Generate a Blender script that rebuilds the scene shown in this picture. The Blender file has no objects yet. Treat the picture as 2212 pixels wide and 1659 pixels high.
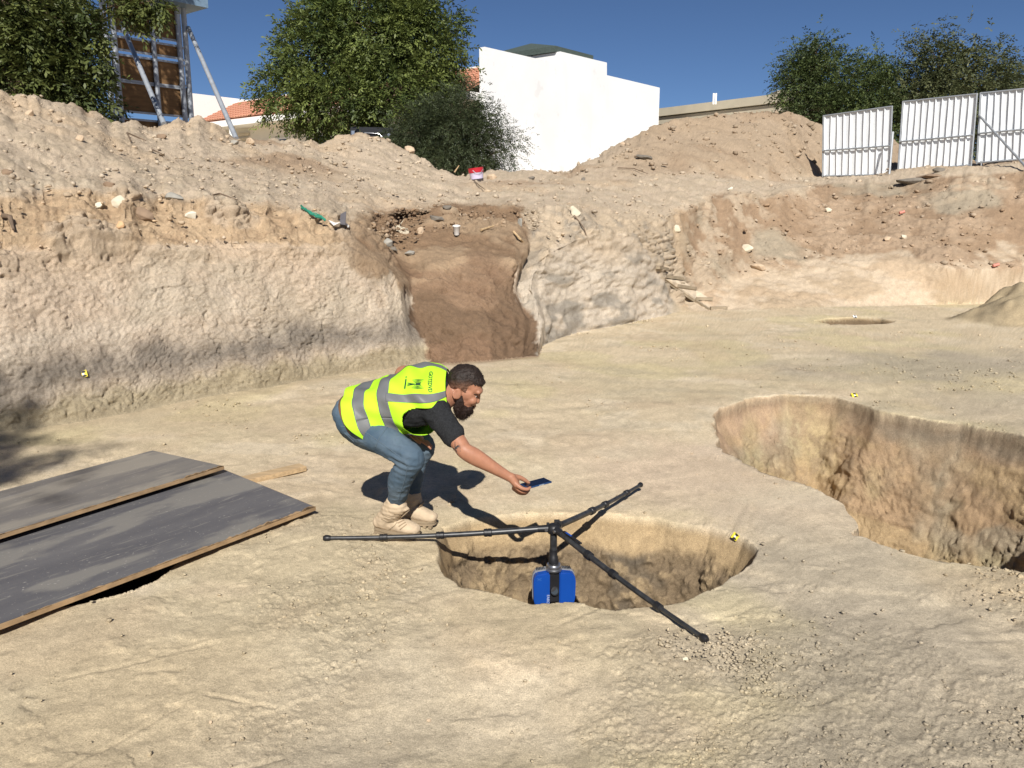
import bpy, bmesh, math, random
import numpy as np
from mathutils import Vector, Matrix

random.seed(7)
rng = np.random.default_rng(11)
C = bpy.context.scene.collection
SC = bpy.context.scene
R = math.radians

# ------------------------------------------------------------------ camera, sky, sun, exposure
CAM_H, PITCH, FPX = 1.72, R(11.7), 1782.0          # FPX: focal length in pixels of a 2212 px wide print
cam_data = bpy.data.cameras.new('camera')
cam = bpy.data.objects.new('camera', cam_data); C.objects.link(cam)
cam.location = (0, 0, CAM_H); cam.rotation_euler = (math.pi/2 - PITCH, 0, 0)
cam_data.sensor_width = 36.0; cam_data.lens = 36.0*FPX/2212.0
cam_data.clip_start = 0.05; cam_data.clip_end = 3000
SC.camera = cam
SUN_EL, SUN_X = 39.0, 0.035
world = bpy.data.worlds.new('World'); SC.world = world; world.use_nodes = True
wn = world.node_tree.nodes; wl = world.node_tree.links
sky = wn.new('ShaderNodeTexSky'); sky.sky_type = 'NISHITA'; sky.sun_disc = False
sky.sun_elevation = R(SUN_EL); sky.sun_rotation = math.pi - math.asin(SUN_X)
sky.altitude = 1500; sky.air_density = 0.65; sky.dust_density = 0.0; sky.ozone_density = 6.0
wn['Background'].inputs['Strength'].default_value = 0.05
wl.new(sky.outputs[0], wn['Background'].inputs['Color'])
sd = bpy.data.lights.new('sun', 'SUN'); sd.energy = 4.6; sd.angle = R(0.53); sd.color = (1.0, 0.955, 0.885)
sun = bpy.data.objects.new('sun', sd); C.objects.link(sun)
ce = math.cos(R(SUN_EL))
sun_dir = Vector((-SUN_X*ce, ce*math.sqrt(1-SUN_X**2), -math.sin(R(SUN_EL))))
sun.rotation_euler = sun_dir.to_track_quat('-Z', 'Y').to_euler(); sun.location = (0, -20, 20)
SC.view_settings.view_transform = 'Standard'; SC.view_settings.look = 'None'
SC.view_settings.exposure = 0.5; SC.view_settings.gamma = 1.0; SC.view_settings.use_curve_mapping = False
SC.cycles.max_bounces = 6; SC.cycles.diffuse_bounces = 3; SC.cycles.transparent_max_bounces = 6
SC.cycles.use_denoising = True

# ------------------------------------------------------------------ helpers
def ray(px, py):
    xc = (px-1106)/FPX; yc = -(py-829.5)/FPX
    return np.array([xc, math.cos(PITCH)+yc*math.sin(PITCH), -math.sin(PITCH)+yc*math.cos(PITCH)])
def at_r(px, py, r):                      # point seen there at horizontal distance r
    d = ray(px, py); t = r/math.hypot(d[0], d[1]); return np.array([0, 0, CAM_H])+t*d
def at_z(px, py, z=0.0):                  # point seen there at height z
    d = ray(px, py); t = (z-CAM_H)/d[2]; return np.array([0, 0, CAM_H])+t*d
def at_y(px, py, y):                      # point seen there at depth y
    d = ray(px, py); t = y/d[1]; return np.array([0, 0, CAM_H])+t*d

def sstep(a, b, x):
    t = np.clip((x-a)/(b-a), 0, 1); return t*t*(3-2*t)
def vnoise(p, seed=0):
    p = np.asarray(p, dtype=np.float32); i = np.floor(p).astype(np.int64); f = p-i; f = f*f*f*(f*(f*6-15)+10)
    out = np.zeros(len(p), np.float32)
    for dx in (0, 1):
        wx = f[:, 0] if dx else 1-f[:, 0]; hx = (i[:, 0]+dx)*374761393
        for dy in (0, 1):
            wy = f[:, 1] if dy else 1-f[:, 1]; hy = hx+(i[:, 1]+dy)*668265263
            for dz in (0, 1):
                wz = f[:, 2] if dz else 1-f[:, 2]
                h = (hy+(i[:, 2]+dz)*1440662683+seed*974634773) & 0xffffffff
                h = ((h ^ (h >> 13))*1274126177) & 0xffffffff; h = h ^ (h >> 16)
                out += wx*wy*wz*((h & 0xffff).astype(np.float32)/32767.5-1)
    return out
def fbm(p, octv=3, seed=0, gain=.5):
    s = 0; a = 1; p = np.asarray(p, np.float32)
    for o in range(octv):
        s = s+a*vnoise(p*(2.03**o)+o*17.3, seed+o); a *= gain
    return s
def ridge(p, octv=2, seed=0):
    s = 0; a = 1; p = np.asarray(p, np.float32)
    for o in range(octv):
        s = s+a*(1-np.abs(vnoise(p*(2.1**o)+o*9.1, seed+o))*2.2); a *= .5
    return s

def mat(name, col, rough=.8, metal=0.0, var=.12, scale=12.0, bump=0.0, bscale=60.0, spec=.3, attr=None, coord='Object', stretch=None, col2=None, **kw):
    m = bpy.data.materials.new(name); m.use_nodes = True
    n = m.node_tree.nodes; l = m.node_tree.links; b = n['Principled BSDF']
    b.inputs['Roughness'].default_value = rough; b.inputs['Metallic'].default_value = metal
    b.inputs['Specular IOR Level'].default_value = spec
    tc = n.new('ShaderNodeTexCoord'); src = tc.outputs[coord]
    if stretch:
        mp = n.new('ShaderNodeMapping'); mp.inputs['Scale'].default_value = stretch; l.new(src, mp.inputs[0]); src = mp.outputs[0]
    nz = n.new('ShaderNodeTexNoise'); nz.inputs['Scale'].default_value = scale; nz.inputs['Detail'].default_value = 6; l.new(src, nz.inputs['Vector'])
    rm = n.new('ShaderNodeMapRange'); rm.inputs[1].default_value = .3; rm.inputs[2].default_value = .7; l.new(nz.outputs[0], rm.inputs[0])
    if col2 is not None:
        mx = n.new('ShaderNodeMix'); mx.data_type = 'RGBA'; mx.inputs[6].default_value = (*col, 1); mx.inputs[7].default_value = (*col2, 1)
        l.new(rm.outputs[0], mx.inputs[0]); l.new(mx.outputs[2], b.inputs['Base Color'])
    else:
        rm.inputs[3].default_value = 1-var; rm.inputs[4].default_value = 1+var
        mx = n.new('ShaderNodeMix'); mx.data_type = 'RGBA'; mx.blend_type = 'MULTIPLY'; mx.inputs[0].default_value = 1
        if attr:
            a = n.new('ShaderNodeAttribute'); a.attribute_name = attr; l.new(a.outputs['Color'], mx.inputs[6])
        else: mx.inputs[6].default_value = (*col, 1)
        l.new(rm.outputs[0], mx.inputs[7]); l.new(mx.outputs[2], b.inputs['Base Color'])
    if bump:
        n2 = n.new('ShaderNodeTexNoise'); n2.inputs['Scale'].default_value = bscale; n2.inputs['Detail'].default_value = 5; l.new(src, n2.inputs['Vector'])
        bp = n.new('ShaderNodeBump'); bp.inputs['Strength'].default_value = 1.0; bp.inputs['Distance'].default_value = bump
        l.new(n2.outputs[0], bp.inputs['Height']); l.new(bp.outputs[0], b.inputs['Normal'])
    for k, v in kw.items(): b.inputs[k].default_value = v
    return m

def link(o, parent=None):
    C.objects.link(o)
    if parent is not None: o.parent = parent
    return o
def tag(o, label=None, cat=None, group=None, kind=None):
    if label: o['label'] = label
    if cat: o['category'] = cat
    if group: o['group'] = group
    if kind: o['kind'] = kind
    return o
def empty(name, loc=(0, 0, 0), rz=0, **kw):
    o = bpy.data.objects.new(name, None); o.empty_display_size = .1; o.location = loc; o.rotation_euler = (0, 0, rz)
    link(o); tag(o, **kw); return o
def mesh_np(name, V, F, material=None, parent=None, smooth=False, col=None):
    """V (n,3), F list/array of faces (all same length if array)"""
    me = bpy.data.meshes.new(name); V = np.asarray(V, np.float32)
    if isinstance(F, np.ndarray):
        k = F.shape[1]; me.vertices.add(len(V)); me.vertices.foreach_set('co', V.ravel())
        me.loops.add(F.size); me.loops.foreach_set('vertex_index', F.astype(np.int32).ravel())
        me.polygons.add(len(F)); me.polygons.foreach_set('loop_start', np.arange(0, F.size, k, dtype=np.int32))
        me.polygons.foreach_set('loop_total', np.full(len(F), k, np.int32)); me.update(calc_edges=True)
    else:
        me.from_pydata(V.tolist(), [], F); me.update()
    if smooth: me.polygons.foreach_set('use_smooth', np.ones(len(me.polygons), bool))
    if col is not None:
        a = me.color_attributes.new('Col', 'FLOAT_COLOR', 'POINT'); c4 = np.ones((len(V), 4), np.float32); c4[:, :3] = col
        a.data.foreach_set('color', c4.ravel())
    if material: me.materials.append(material)
    o = bpy.data.objects.new(name, me); link(o, parent); return o

class MB:
    """collects simple shapes into one mesh"""
    def __init__(s): s.V = []; s.F = []
    def add(s, V, F):
        k = len(s.V); s.V += [tuple(map(float, v)) for v in V]; s.F += [tuple(i+k for i in f) for f in F]; return s
    def box(s, c, size, M=None, bev=0.0):
        x, y, z = [d/2 for d in size]; c = Vector(c)
        if bev:
            bm = bmesh.new(); bmesh.ops.create_cube(bm, size=1, matrix=Matrix.Diagonal((*size, 1)))
            bmesh.ops.bevel(bm, geom=bm.edges[:], offset=bev, segments=2, affect='EDGES', profile=.6)
            V = [v.co.copy() for v in bm.verts]; bm.verts.index_update(); F = [[v.index for v in f.verts] for f in bm.faces]; bm.free()
        else:
            V = [Vector(p) for p in ((-x,-y,-z),(x,-y,-z),(x,y,-z),(-x,y,-z),(-x,-y,z),(x,-y,z),(x,y,z),(-x,y,z))]
            F = [(0,3,2,1),(4,5,6,7),(0,1,5,4),(1,2,6,5),(2,3,7,6),(3,0,4,7)]
        if M is not None: V = [M @ v for v in V]
        return s.add([v+c for v in V], F)
    def slab(s, P, th):
        """quad or polygon P (3D, ccw from above) with thickness th downwards along its normal"""
        P = [Vector(p) for p in P]; n = len(P); nr = Vector((0, 0, 0))
        for i in range(n): nr += (P[i]-P[0]).cross(P[(i+1) % n]-P[0])
        nr.normalize(); Q = [p-nr*th for p in P]
        F = [tuple(range(n)), tuple(range(2*n-1, n-1, -1))]+[(i, n+i, n+(i+1) % n, (i+1) % n) for i in range(n)]
        return s.add(P+Q, F)
    def bar(s, a, b, w, h=None, up=(0, 0, 1)):
        a = Vector(a); b = Vector(b); h = h or w; d = (b-a).normalized(); u = Vector(up)
        if abs(d.dot(u)) > .98: u = Vector((0, 1, 0))
        x = d.cross(u).normalized(); y = x.cross(d)
        V = [p+x*sx*w/2+y*sy*h/2 for p in (a, b) for sx, sy in ((-1,-1),(1,-1),(1,1),(-1,1))]
        return s.add(V, [(0,1,2,3),(7,6,5,4),(0,4,5,1),(1,5,6,2),(2,6,7,3),(3,7,4,0)])
    def tube(s, pts, rad, n=10, cap=True):
        pts = [Vector(p) for p in pts]; m = len(pts)
        if not hasattr(rad, '__len__'): rad = [rad]*m
        V = []; F = []; pu = None
        for i, p in enumerate(pts):
            d = (pts[min(i+1, m-1)]-pts[max(i-1, 0)]).normalized()
            u = pu if pu is not None else (Vector((0, 0, 1)) if abs(d.z) < .9 else Vector((1, 0, 0)))
            x = d.cross(u).normalized(); y = x.cross(d).normalized(); pu = y
            for k in range(n):
                t = 2*math.pi*k/n; V.append(p+x*math.cos(t)*rad[i]+y*math.sin(t)*rad[i])
        for i in range(m-1):
            for k in range(n):
                F.append((i*n+k, i*n+(k+1) % n, (i+1)*n+(k+1) % n, (i+1)*n+k))
        if cap: F += [tuple(range(n-1, -1, -1)), tuple((m-1)*n+k for k in range(n))]
        return s.add(V, F)
    def lathe(s, prof, c=(0, 0, 0), n=24, M=None):
        """prof [(r,z)...] about z"""
        V = []; F = []; m = len(prof)
        for r, z in prof:
            for k in range(n):
                t = 2*math.pi*k/n; v = Vector((r*math.cos(t), r*math.sin(t), z)); V.append((M @ v if M else v)+Vector(c))
        for i in range(m-1):
            for k in range(n): F.append((i*n+k, i*n+(k+1) % n, (i+1)*n+(k+1) % n, (i+1)*n+k))
        F += [tuple(range(n-1, -1, -1)), tuple((m-1)*n+k for k in range(n))]
        return s.add(V, F)
    def prism(s, poly, axis_a, axis_b, c, n_axis, th):
        """2D polygon extruded: p = c + a*A + b*B, thickness th along N (centred)"""
        A, B, N, c = map(Vector, (axis_a, axis_b, n_axis, c)); n = len(poly)
        P = [c+A*a+B*b+N*th/2 for a, b in poly]; Q = [c+A*a+B*b-N*th/2 for a, b in poly]
        return s.add(P+Q, [tuple(range(n)), tuple(range(2*n-1, n-1, -1))]+[(i, n+i, n+(i+1) % n, (i+1) % n) for i in range(n)])
    def build(s, name, material, parent=None, smooth=False, bevel=0.0, angle=40):
        me = bpy.data.meshes.new(name); me.from_pydata(s.V, [], s.F); me.update()
        bm = bmesh.new(); bm.from_mesh(me); bmesh.ops.recalc_face_normals(bm, faces=bm.faces)
        if bevel:
            es = [e for e in bm.edges if len(e.link_faces) == 2 and e.calc_face_angle(0) > .5]
            bmesh.ops.bevel(bm, geom=es, offset=bevel, segments=2, affect='EDGES', clamp_overlap=True)
        if smooth:
            for f in bm.faces: f.smooth = True
            for e in bm.edges:
                if len(e.link_faces) == 2 and e.calc_face_angle(0) > R(angle): e.smooth = False
        bm.to_mesh(me); bm.free()
        if material: me.materials.append(material)
        o = bpy.data.objects.new(name, me); link(o, parent); return o
# ------------------------------------------------------------------ terrain
# Lines of the excavation, each read as (px, py, ground distance in metres)
def curve(pts, z=None):
    P = np.array([at_z(a[0], a[1], z) if z is not None else at_r(*a) for a in pts])
    return np.degrees(np.arctan2(P[:, 0], P[:, 1])), np.hypot(P[:, 0], P[:, 1]), P[:, 2]
def join(cv, left, right):
    az, r, z = cv; L = np.array(left, float).T; Q = np.array(right, float).T
    az = np.r_[L[0], az, Q[0]]; r = np.r_[L[1], r, Q[1]]; z = np.r_[L[2], z, Q[2]]
    o = np.argsort(az, kind='stable'); return az[o], r[o], z[o]
base = join(curve([(-120,955),(0,930),(180,905),(370,870),(560,840),(740,805),(860,790),(924,781),(932,783),(1000,785),(1060,781),(1120,772),(1163,768),(1172,745),
                   (1210,730),(1250,718),(1350,700),(1430,682),(1470,672),(1570,668),(1700,667),(1850,662),(2000,657),(2100,655),(2212,651),(2400,645)], 0),
            [(-180,14,0),(-120,11,0),(-90,8.5,0),(-60,7.3,0)], [(60,18,0),(90,16,0),(180,14,0)])
K1 = join(curve([(-120,552,8.0),(0,545,8.1),(150,540,8.45),(300,532,8.7),(450,530,8.9),(600,532,9.15),(700,532,9.4),(760,545,9.55),(820,568,9.7),(860,590,9.78),(884,612,9.85),
                 (898,612,10.2),(912,606,10.5),(930,592,10.65),(940,582,10.7),(1000,552,10.9),(1060,552,10.9),(1105,562,10.9),(1126,580,10.95),(1134,575,11.55),(1180,548,11.75),
                 (1250,517,12.3),(1320,502,12.9),(1370,510,13.4),(1400,548,13.9),(1425,590,14.35),(1448,640,14.8),(1466,664,15.2),(1480,655,15.6),(1540,625,16.3),
                 (1600,602,17.2),(1700,582,17.9),(1800,567,18.2),(1900,560,18.4),(2000,570,18.2),(2080,585,17.9),(2212,590,17.7),(2400,590,17.6)]),
            [(-180,15,2),(-120,11.6,1.4),(-90,9,1.35),(-60,7.8,1.35)], [(60,19.5,.9),(90,17,1.2),(180,15,2)])
K2 = join(curve([(-120,425,8.7),(0,425,8.85),(150,420,9.2),(300,425,9.5),(450,440,9.7),(600,455,9.95),(700,462,10.2),(760,468,10.9),(820,462,11.9),(900,455,12.5),(1000,450,13.0),
                 (1100,452,13.2),(1180,458,13.3),(1240,447,13.4),(1300,462,13.7),(1370,470,14.5),(1430,470,15.8),(1480,462,17.0),(1520,430,18.2),(1600,422,19.2),(1700,415,20.4),
                 (1760,405,22.0),(1800,400,22.6),(1900,394,22.8),(2000,388,22.7),(2100,380,22.6),(2212,372,22.5),(2400,366,22.5)]),
            [(-180,16,2.4),(-120,12.3,1.9),(-90,9.8,1.9),(-60,8.5,1.9)], [(60,25,2.9),(90,19,2.6),(180,16,2.4)])
K3 = join(curve([(-120,335,9.9),(0,325,10.3),(200,332,11.0),(300,345,11.6),(400,350,12.3),(500,352,13.2),(600,360,14.2),(700,370,15.2),(800,375,16.0),(900,385,16.6),(1000,396,17.3),
                 (1060,395,17.6),(1150,397,17.7),(1230,394,18.2),(1300,386,19.2),(1400,380,20.2),(1500,376,21.2),(1600,385,22.2),(1700,390,24.4),(1775,381,27.6),(1800,380,27.2),
                 (1900,378,25.0),(1940,370,24.5),(1990,366,24.0),(2100,358,23.7),(2212,352,23.6),(2400,346,23.6)]),
            [(-180,18,2.6),(-120,14,2.5),(-90,11.5,2.5),(-60,9.8,2.5)], [(60,27,3.3),(90,21,2.8),(180,18,2.6)])
K4 = join(curve([(-120,192,13.9),(0,200,13.6),(75,207,13.6),(110,218,13.8),(180,236,14.2),(240,262,14.6),(280,271,15.0),(345,268,15.6),(385,253,16.0),(430,257,16.3),(480,281,16.8),
                 (505,293,17.0),(540,297,17.4),(600,301,18.0),(690,306,19),(735,297,19.6),(780,292,20),(822,297,20.2),(870,316,20.0),(900,341,19.8),(960,367,19.4),(1005,386,19.0),
                 (1060,374,20),(1120,371,20.5),(1230,373,21.5),(1262,349,22.3),(1330,313,23.4),(1400,278,24.5),(1440,263,25.2),(1500,252,26.2),(1560,245,27),(1640,238,28),
                 (1700,238,29.2),(1740,249,30.2),(1775,266,31),(1820,290,31),(1930,300,31),(1965,338,31),(2060,346,31),(2212,345,31),(2400,340,31)]),
            [(-180,22,3.0),(-120,18,3.3),(-90,15,3.5),(-60,13.3,3.6)], [(60,31,3.6),(90,25,3.2),(180,22,3.0)])
def pxaz(*q): return np.degrees(np.arctan((np.array(q)-1106)/FPX))
# the compact faces lean back by about half a metre
def lean(K, lo, hi, mn):
    a, b = pxaz(lo, hi); m = (K[0] >= a) & (K[0] <= b); rb = np.interp(K[0], base[0], base[1]); nr = np.where(m, np.maximum(K[1], rb+mn), K[1]); k_ = (K[2]-CAM_H)/K[1]; K[2][m] = (CAM_H+k_*nr)[m]; K[1][:] = nr
lean(K1, -200, 870, .42); lean(K1, 1130, 1460, .60)
lean(K2, -200, 700, 1.05); lean(K2, 1130, 1460, 1.5)
PIT_A = [(940,1178),(950,1135),(1010,1108),(1120,1094),(1280,1090),(1420,1099),(1540,1122),(1610,1150),(1638,1178),(1618,1213),(1560,1256),(1450,1302),(1330,1312),(1240,1296),(1150,1300),(1080,1279),(1000,1265),(962,1242),(945,1210)]
PIT_B = [(1535,905),(1560,880),(1620,860),(1700,848),(1800,852),(1860,866),(1900,882),(2000,897),(2100,912),(2212,937),(2400,985),(2500,1100),(2400,1240),(2300,1238),(2212,1227),(2150,1216),
         (2050,1205),(1960,1186),(1850,1147),(1842,1108),(1800,1062),(1750,1040),(1640,1002),(1560,965)]
PIT_C = [(1755,692),(1790,687),(1850,685),(1905,687),(1935,693),(1915,699),(1850,700),(1790,699)]
PIT_D = [(-80,1392),(0,1369),(60,1353),(155,1327),(250,1304),(300,1289),(335,1269),(365,1246),(395,1212),(330,1150),(150,1130),(-80,1180)]      # hole under the boards
def poly(pts): return np.array([at_z(*p, 0.0)[:2] for p in pts])
def inside_dist(P, poly):
    """distance to polygon edge, positive inside; and nearest edge point"""
    best = np.full(len(P), 1e9); ins = np.zeros(len(P), bool); nx = np.zeros((len(P), 2))
    n = len(poly)
    for i in range(n):
        a = poly[i]; b = poly[(i+1) % n]; ab = b-a
        t = np.clip(((P-a)@ab)/(ab@ab), 0, 1); q = a+t[:, None]*ab; d = np.hypot(*(P-q).T)
        m = d < best; best[m] = d[m]; nx[m] = q[m]
        c = ((a[1] > P[:, 1]) != (b[1] > P[:, 1])); 
        with np.errstate(divide='ignore', invalid='ignore'):
            xi = a[0]+(P[:, 1]-a[1])*ab[0]/ab[1]
        ins ^= c & (P[:, 0] < xi)
    return np.where(ins, best, -best), nx
PITS = [(poly(PIT_A), .78, .40, .13, .34, .035), (poly(PIT_B), 1.6, .85, .22, .6, .012), (poly(PIT_C), .7, .12, .2, .2, .01), (poly(PIT_D), .5, .2, .12, .2, .02)]
MOUND = (at_r(2290, 650, 16.0)[:2], 1.75, .50)
def floor_z(x, y):
    P = np.c_[x, y]; p3 = np.c_[x, y, np.zeros_like(x)]
    r = np.hypot(x, y)
    z = .035*fbm(p3*.55, 2, 5)*sstep(1.0, 3.0, r)*(1-.6*sstep(8, 12, r))
    z = z - .04*np.exp(-(((x+.2)/.9)**2+((y-2.55)/.3)**2)) + .03*np.exp(-(((x-.5)/1.0)**2+((y-3.05)/.25)**2))
    pit = np.zeros(len(x))
    for poly_, D, wf, wn_, ws, lip in PITS:
        lo = poly_.min(0)-.7; hi = poly_.max(0)+.7
        m = (P[:, 0] > lo[0]) & (P[:, 0] < hi[0]) & (P[:, 1] > lo[1]) & (P[:, 1] < hi[1])
        if not m.any(): continue
        d, q = inside_dist(P[m], poly_)
        d = d+.016*vnoise(p3[m]*2.2, 31)
        d = d+(.030 if D > 1 else .014)*fbm(p3[m]*6, 3, 35)*np.exp(-np.abs(d)/.10)
        c = poly_.mean(0); v = q-c; v = v/np.maximum(np.hypot(*v.T), 1e-6)[:, None]
        w = ws+(wf-ws)*np.clip(v[:, 1], 0, 1)**1.0+(wn_-ws)*np.clip(-v[:, 1], 0, 1)
        if D > 1: w = w+.9*np.clip(-v[:, 0]-.35, 0, 1)*(q[:, 0] < 2.3)
        t = np.clip(d/w, 0, None)
        dep = D*np.where(t < .82, t, .82+.18*(1-np.exp(-(t-.82)/.18)))
        lp = lip*(.25+.75*np.clip(v[:, 1]*1.5, 0, 1)); lipz = -lp*np.exp(-np.clip(-d, 0, None)/.16)
        zz = np.where(d > 0, -lp-dep-(.07 if D > 1 else .02)*sstep(0, .035, d), lipz)
        z[m] = z[m]+zz; pit[m] = np.maximum(pit[m], np.where(d > 0, np.clip(t, 0, 1), 0))
    dm = np.hypot((x-MOUND[0][0])/MOUND[1], (y-MOUND[0][1])/1.0)+.07*fbm(p3*1.7, 3, 33)
    z = z+MOUND[2]*sstep(0, .55, 1-dm)*(1+.25*fbm(p3*3.5, 2, 34))*(dm < 1)
    return z, pit

azc = np.r_[np.linspace(-180, -60, 26)[:-1], np.linspace(-60, -37, 40)[:-1], np.linspace(-37, 37, 960), np.linspace(37, 60, 40)[1:], np.linspace(60, 180, 26)[1:-1]]
NC = len(azc)
cv = [np.array([np.interp(azc, c[0], c[1]), np.interp(azc, c[0], c[2])]) for c in (base, K1, K2, K3, K4)]
# natural wander of the edges
w1 = fbm(np.c_[azc*.9, azc*0, azc*0], 3, 3)
cv[2][1] += .05*w1; cv[2][0] += .10*fbm(np.c_[azc*1.1, azc*0+5, azc*0], 3, 9)
r4, z4 = cv[4]
cv[4][1] = z4+.045*fbm(np.c_[azc*1.6, azc*0+9, azc*0], 4, 21)
k5 = np.array([r4+3.0, np.maximum(z4-1.0, 2.5)]); k6 = np.array([r4+9, np.full(NC, 2.6)]); k7 = np.array([np.full(NC, 120.), np.full(NC, 2.4)]); k8 = np.array([np.full(NC, 1500.), np.full(NC, 2.0)])
KN = cv+[k5, k6, k7, k8]
KR = np.array([k[0] for k in KN]); KZ = np.array([k[1] for k in KN])
for i in range(1, len(KR)): KR[i] = np.maximum(KR[i], KR[i-1]+.02)
rs = np.concatenate([[.25, .6, 1.0], np.exp(np.linspace(math.log(1.3), math.log(45), 1900)), np.exp(np.linspace(math.log(46), math.log(1500), 40))])
NR = 860
s_az = np.sin(np.radians(azc)); c_az = np.cos(np.radians(azc))
X = rs[None, :]*s_az[:, None]; Y = rs[None, :]*c_az[:, None]
fm = rs[None, :] < KR[0][:, None]+.25
Zf = np.zeros(X.shape); Pf = np.zeros(X.shape)
zf, pf = floor_z(X[fm], Y[fm]); Zf[fm] = zf; Pf[fm] = pf
Z = np.zeros(X.shape); S = np.zeros(X.shape)
for j in range(NC):
    zb = np.interp(rs, KR[:, j], KZ[:, j]); sj = np.interp(rs, KR[:, j], np.arange(len(KR)))
    inb = rs >= KR[0, j]
    Z[j] = np.where(inb, np.maximum(zb, 0)+Zf[j]*np.clip(1-(rs-KR[0, j])/.25, 0, 1), Zf[j]); S[j] = np.where(inb, sj, 0)
# soften corners along the profile (not at the foot)
k = np.array([1, 2, 3, 4, 3, 2, 1.]); k /= k.sum()
Zs = np.apply_along_axis(lambda a: np.convolve(a, k, 'same'), 1, Z)
bl = sstep(1.02, 1.15, S); Z = np.where((S > 0) & (S < 7), Z*(1-bl)+Zs*bl, Z)
# resample rows by apparent size so that steep faces get as many rows as they need
WW = np.zeros((NC, len(rs)-1))
RR = np.zeros((NC, NR)); ZZ = np.zeros((NC, NR)); SS = np.zeros((NC, NR)); PP = np.zeros((NC, NR))
for j in range(NC):
    dr = np.diff(rs); dz = np.abs(np.diff(Z[j])); rm = rs[1:]
    w = (dr*np.minimum(1, 1.72/rm)+dz)/np.maximum(rm, 1.6)+2e-5
    sm_ = S[j, 1:]; WW[j] = w*np.where(rm > KR[4, j]+.6, .25, 1.0)*np.where(rm < 2.2, .12, 1.0)*np.where((sm_ > 0) & (sm_ < 2.0), 1.6, 1.0)
kw = np.hanning(43)[1:-1]; kw /= kw.sum(); hw = len(kw)//2
WP = np.concatenate([WW[-hw:], WW, WW[:hw]]); WS = np.zeros_like(WW)
for i, kv in enumerate(kw): WS += kv*WP[i:i+NC]
WW = .3*WW/WW.sum(1, keepdims=True)+.7*WS/WS.sum(1, keepdims=True); WW = .15*WW+.85*WS/WS.sum(1, keepdims=True)
for j in range(NC):
    cum = np.r_[0, np.cumsum(WW[j])]; u = np.linspace(0, cum[-1], NR)
    RR[j] = np.interp(u, cum, rs); ZZ[j] = np.interp(RR[j], rs, Z[j]); SS[j] = np.interp(RR[j], rs, S[j]); PP[j] = np.interp(RR[j], rs, Pf[j])
V = np.stack([RR*s_az[:, None], RR*c_az[:, None], ZZ], -1)            # (NC,NR,3)
def grid_normals(V):
    du = np.roll(V, -1, 0)-np.roll(V, 1, 0); dv = np.zeros_like(V); dv[:, 1:-1] = V[:, 2:]-V[:, :-2]; dv[:, 0] = V[:, 1]-V[:, 0]; dv[:, -1] = V[:, -1]-V[:, -2]
    n = np.cross(du, dv); n /= np.maximum(np.linalg.norm(n, axis=-1, keepdims=True), 1e-9); n[n[..., 2] < 0] *= -1 if False else 1
    return n
N = grid_normals(V)
if N[NC//2, 50, 2] < 0: N = -N
p = V.reshape(-1, 3).astype(np.float32); nrm = N.reshape(-1, 3); s = SS.ravel(); pit = PP.ravel(); rr = RR.ravel(); az = np.repeat(azc, NR)
x, y, z = p.T
# screen column of each azimuth, as a handy left-right coordinate
pxq = 1106+FPX*np.tan(np.radians(np.clip(az, -60, 60)))*1.0
r0 = np.repeat(KR[0], NR)
isfl = s <= 0
near = (np.abs(az) < 45) & (rr < 34)
idx = np.where(near)[0]
pn = p[idx]; sn = s[idx]; pitn = pit[idx]; pq = pxq[idx]; zn = z[idx]; fl = isfl[idx]; yn = y[idx]; xn = x[idx]; rn = rr[idx]
n_lo = fbm(pn*1.3, 3, 41); n_md = fbm(pn*4.5, 3, 42); n_hi = fbm(pn*15, 3, 43); n_fi = fbm(pn*42, 2, 44)
stretch_v = pn*np.array([16, 16, 7.], np.float32); n_vert = ridge(stretch_v, 2, 45)          # upright cracks of the compact layer
stretch_h = pn*np.array([5, 5, 26.], np.float32); n_hor = fbm(stretch_h, 3, 46)             # thin beds of the upper layer
warp = pn*2.1+.5*np.c_[n_md, n_lo, n_md]
crack = np.clip(1-np.abs(vnoise(warp, 47))*16, 0, 1)*sstep(-.1, .35, vnoise(pn*.9, 48))
cellA = fbm(pn*9, 2, 49)
rock = fbm((pn+.05*np.c_[n_md, n_hi, n_md].astype(np.float32))*np.array([6.5,6.5,5],np.float32), 5, 100, .62)
gou = np.clip(1-np.abs(vnoise(pn*np.array([3.2,3.2,1.3],np.float32)+.12*np.c_[n_hi,n_hi,n_hi],111))*22,0,1)*sstep(.1,.4,vnoise(pn*1.9,112))
# region weights
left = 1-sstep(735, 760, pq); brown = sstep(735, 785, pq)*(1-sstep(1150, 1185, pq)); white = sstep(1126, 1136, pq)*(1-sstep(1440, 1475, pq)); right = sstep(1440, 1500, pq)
face = (sn > 0)*(1-sstep(.95, 1.08, sn)); upper = sstep(.95, 1.1, sn)*(1-sstep(1.95, 2.15, sn)); terr = sstep(1.9, 2.2, sn)*(1-sstep(4.2, 4.6, sn))
comp = face*np.clip((1-sstep(895, 925, pq))+white, 0, 1); brf = np.clip(face*sstep(905, 928, pq)*(1-sstep(1120, 1134, pq))+upper*brown*.5, 0, 1); tal = face*right
d = np.zeros(len(pn), np.float32)
scr = fbm(np.c_[xn*2.2+yn*1.1, (yn-.35*xn)*8, xn*0], 3, 99)
d += fl*(pitn <= 0)*(.0045*n_md+.0016*n_hi*sstep(10,6,rn)+.0009*n_fi*sstep(8,4,rn)+.003*scr)
q0 = np.c_[xn, yn, xn*0].astype(np.float32); crust = np.tanh(9*fbm(q0*np.array([2.0,3.2,1],np.float32)+.1*np.c_[n_md,n_hi,n_hi], 4, 113, .55)); d += fl*(pitn <= 0)*.0045*crust*sstep(-.25,.25,vnoise(q0*.9,114))*sstep(12,7,rn)
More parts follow.
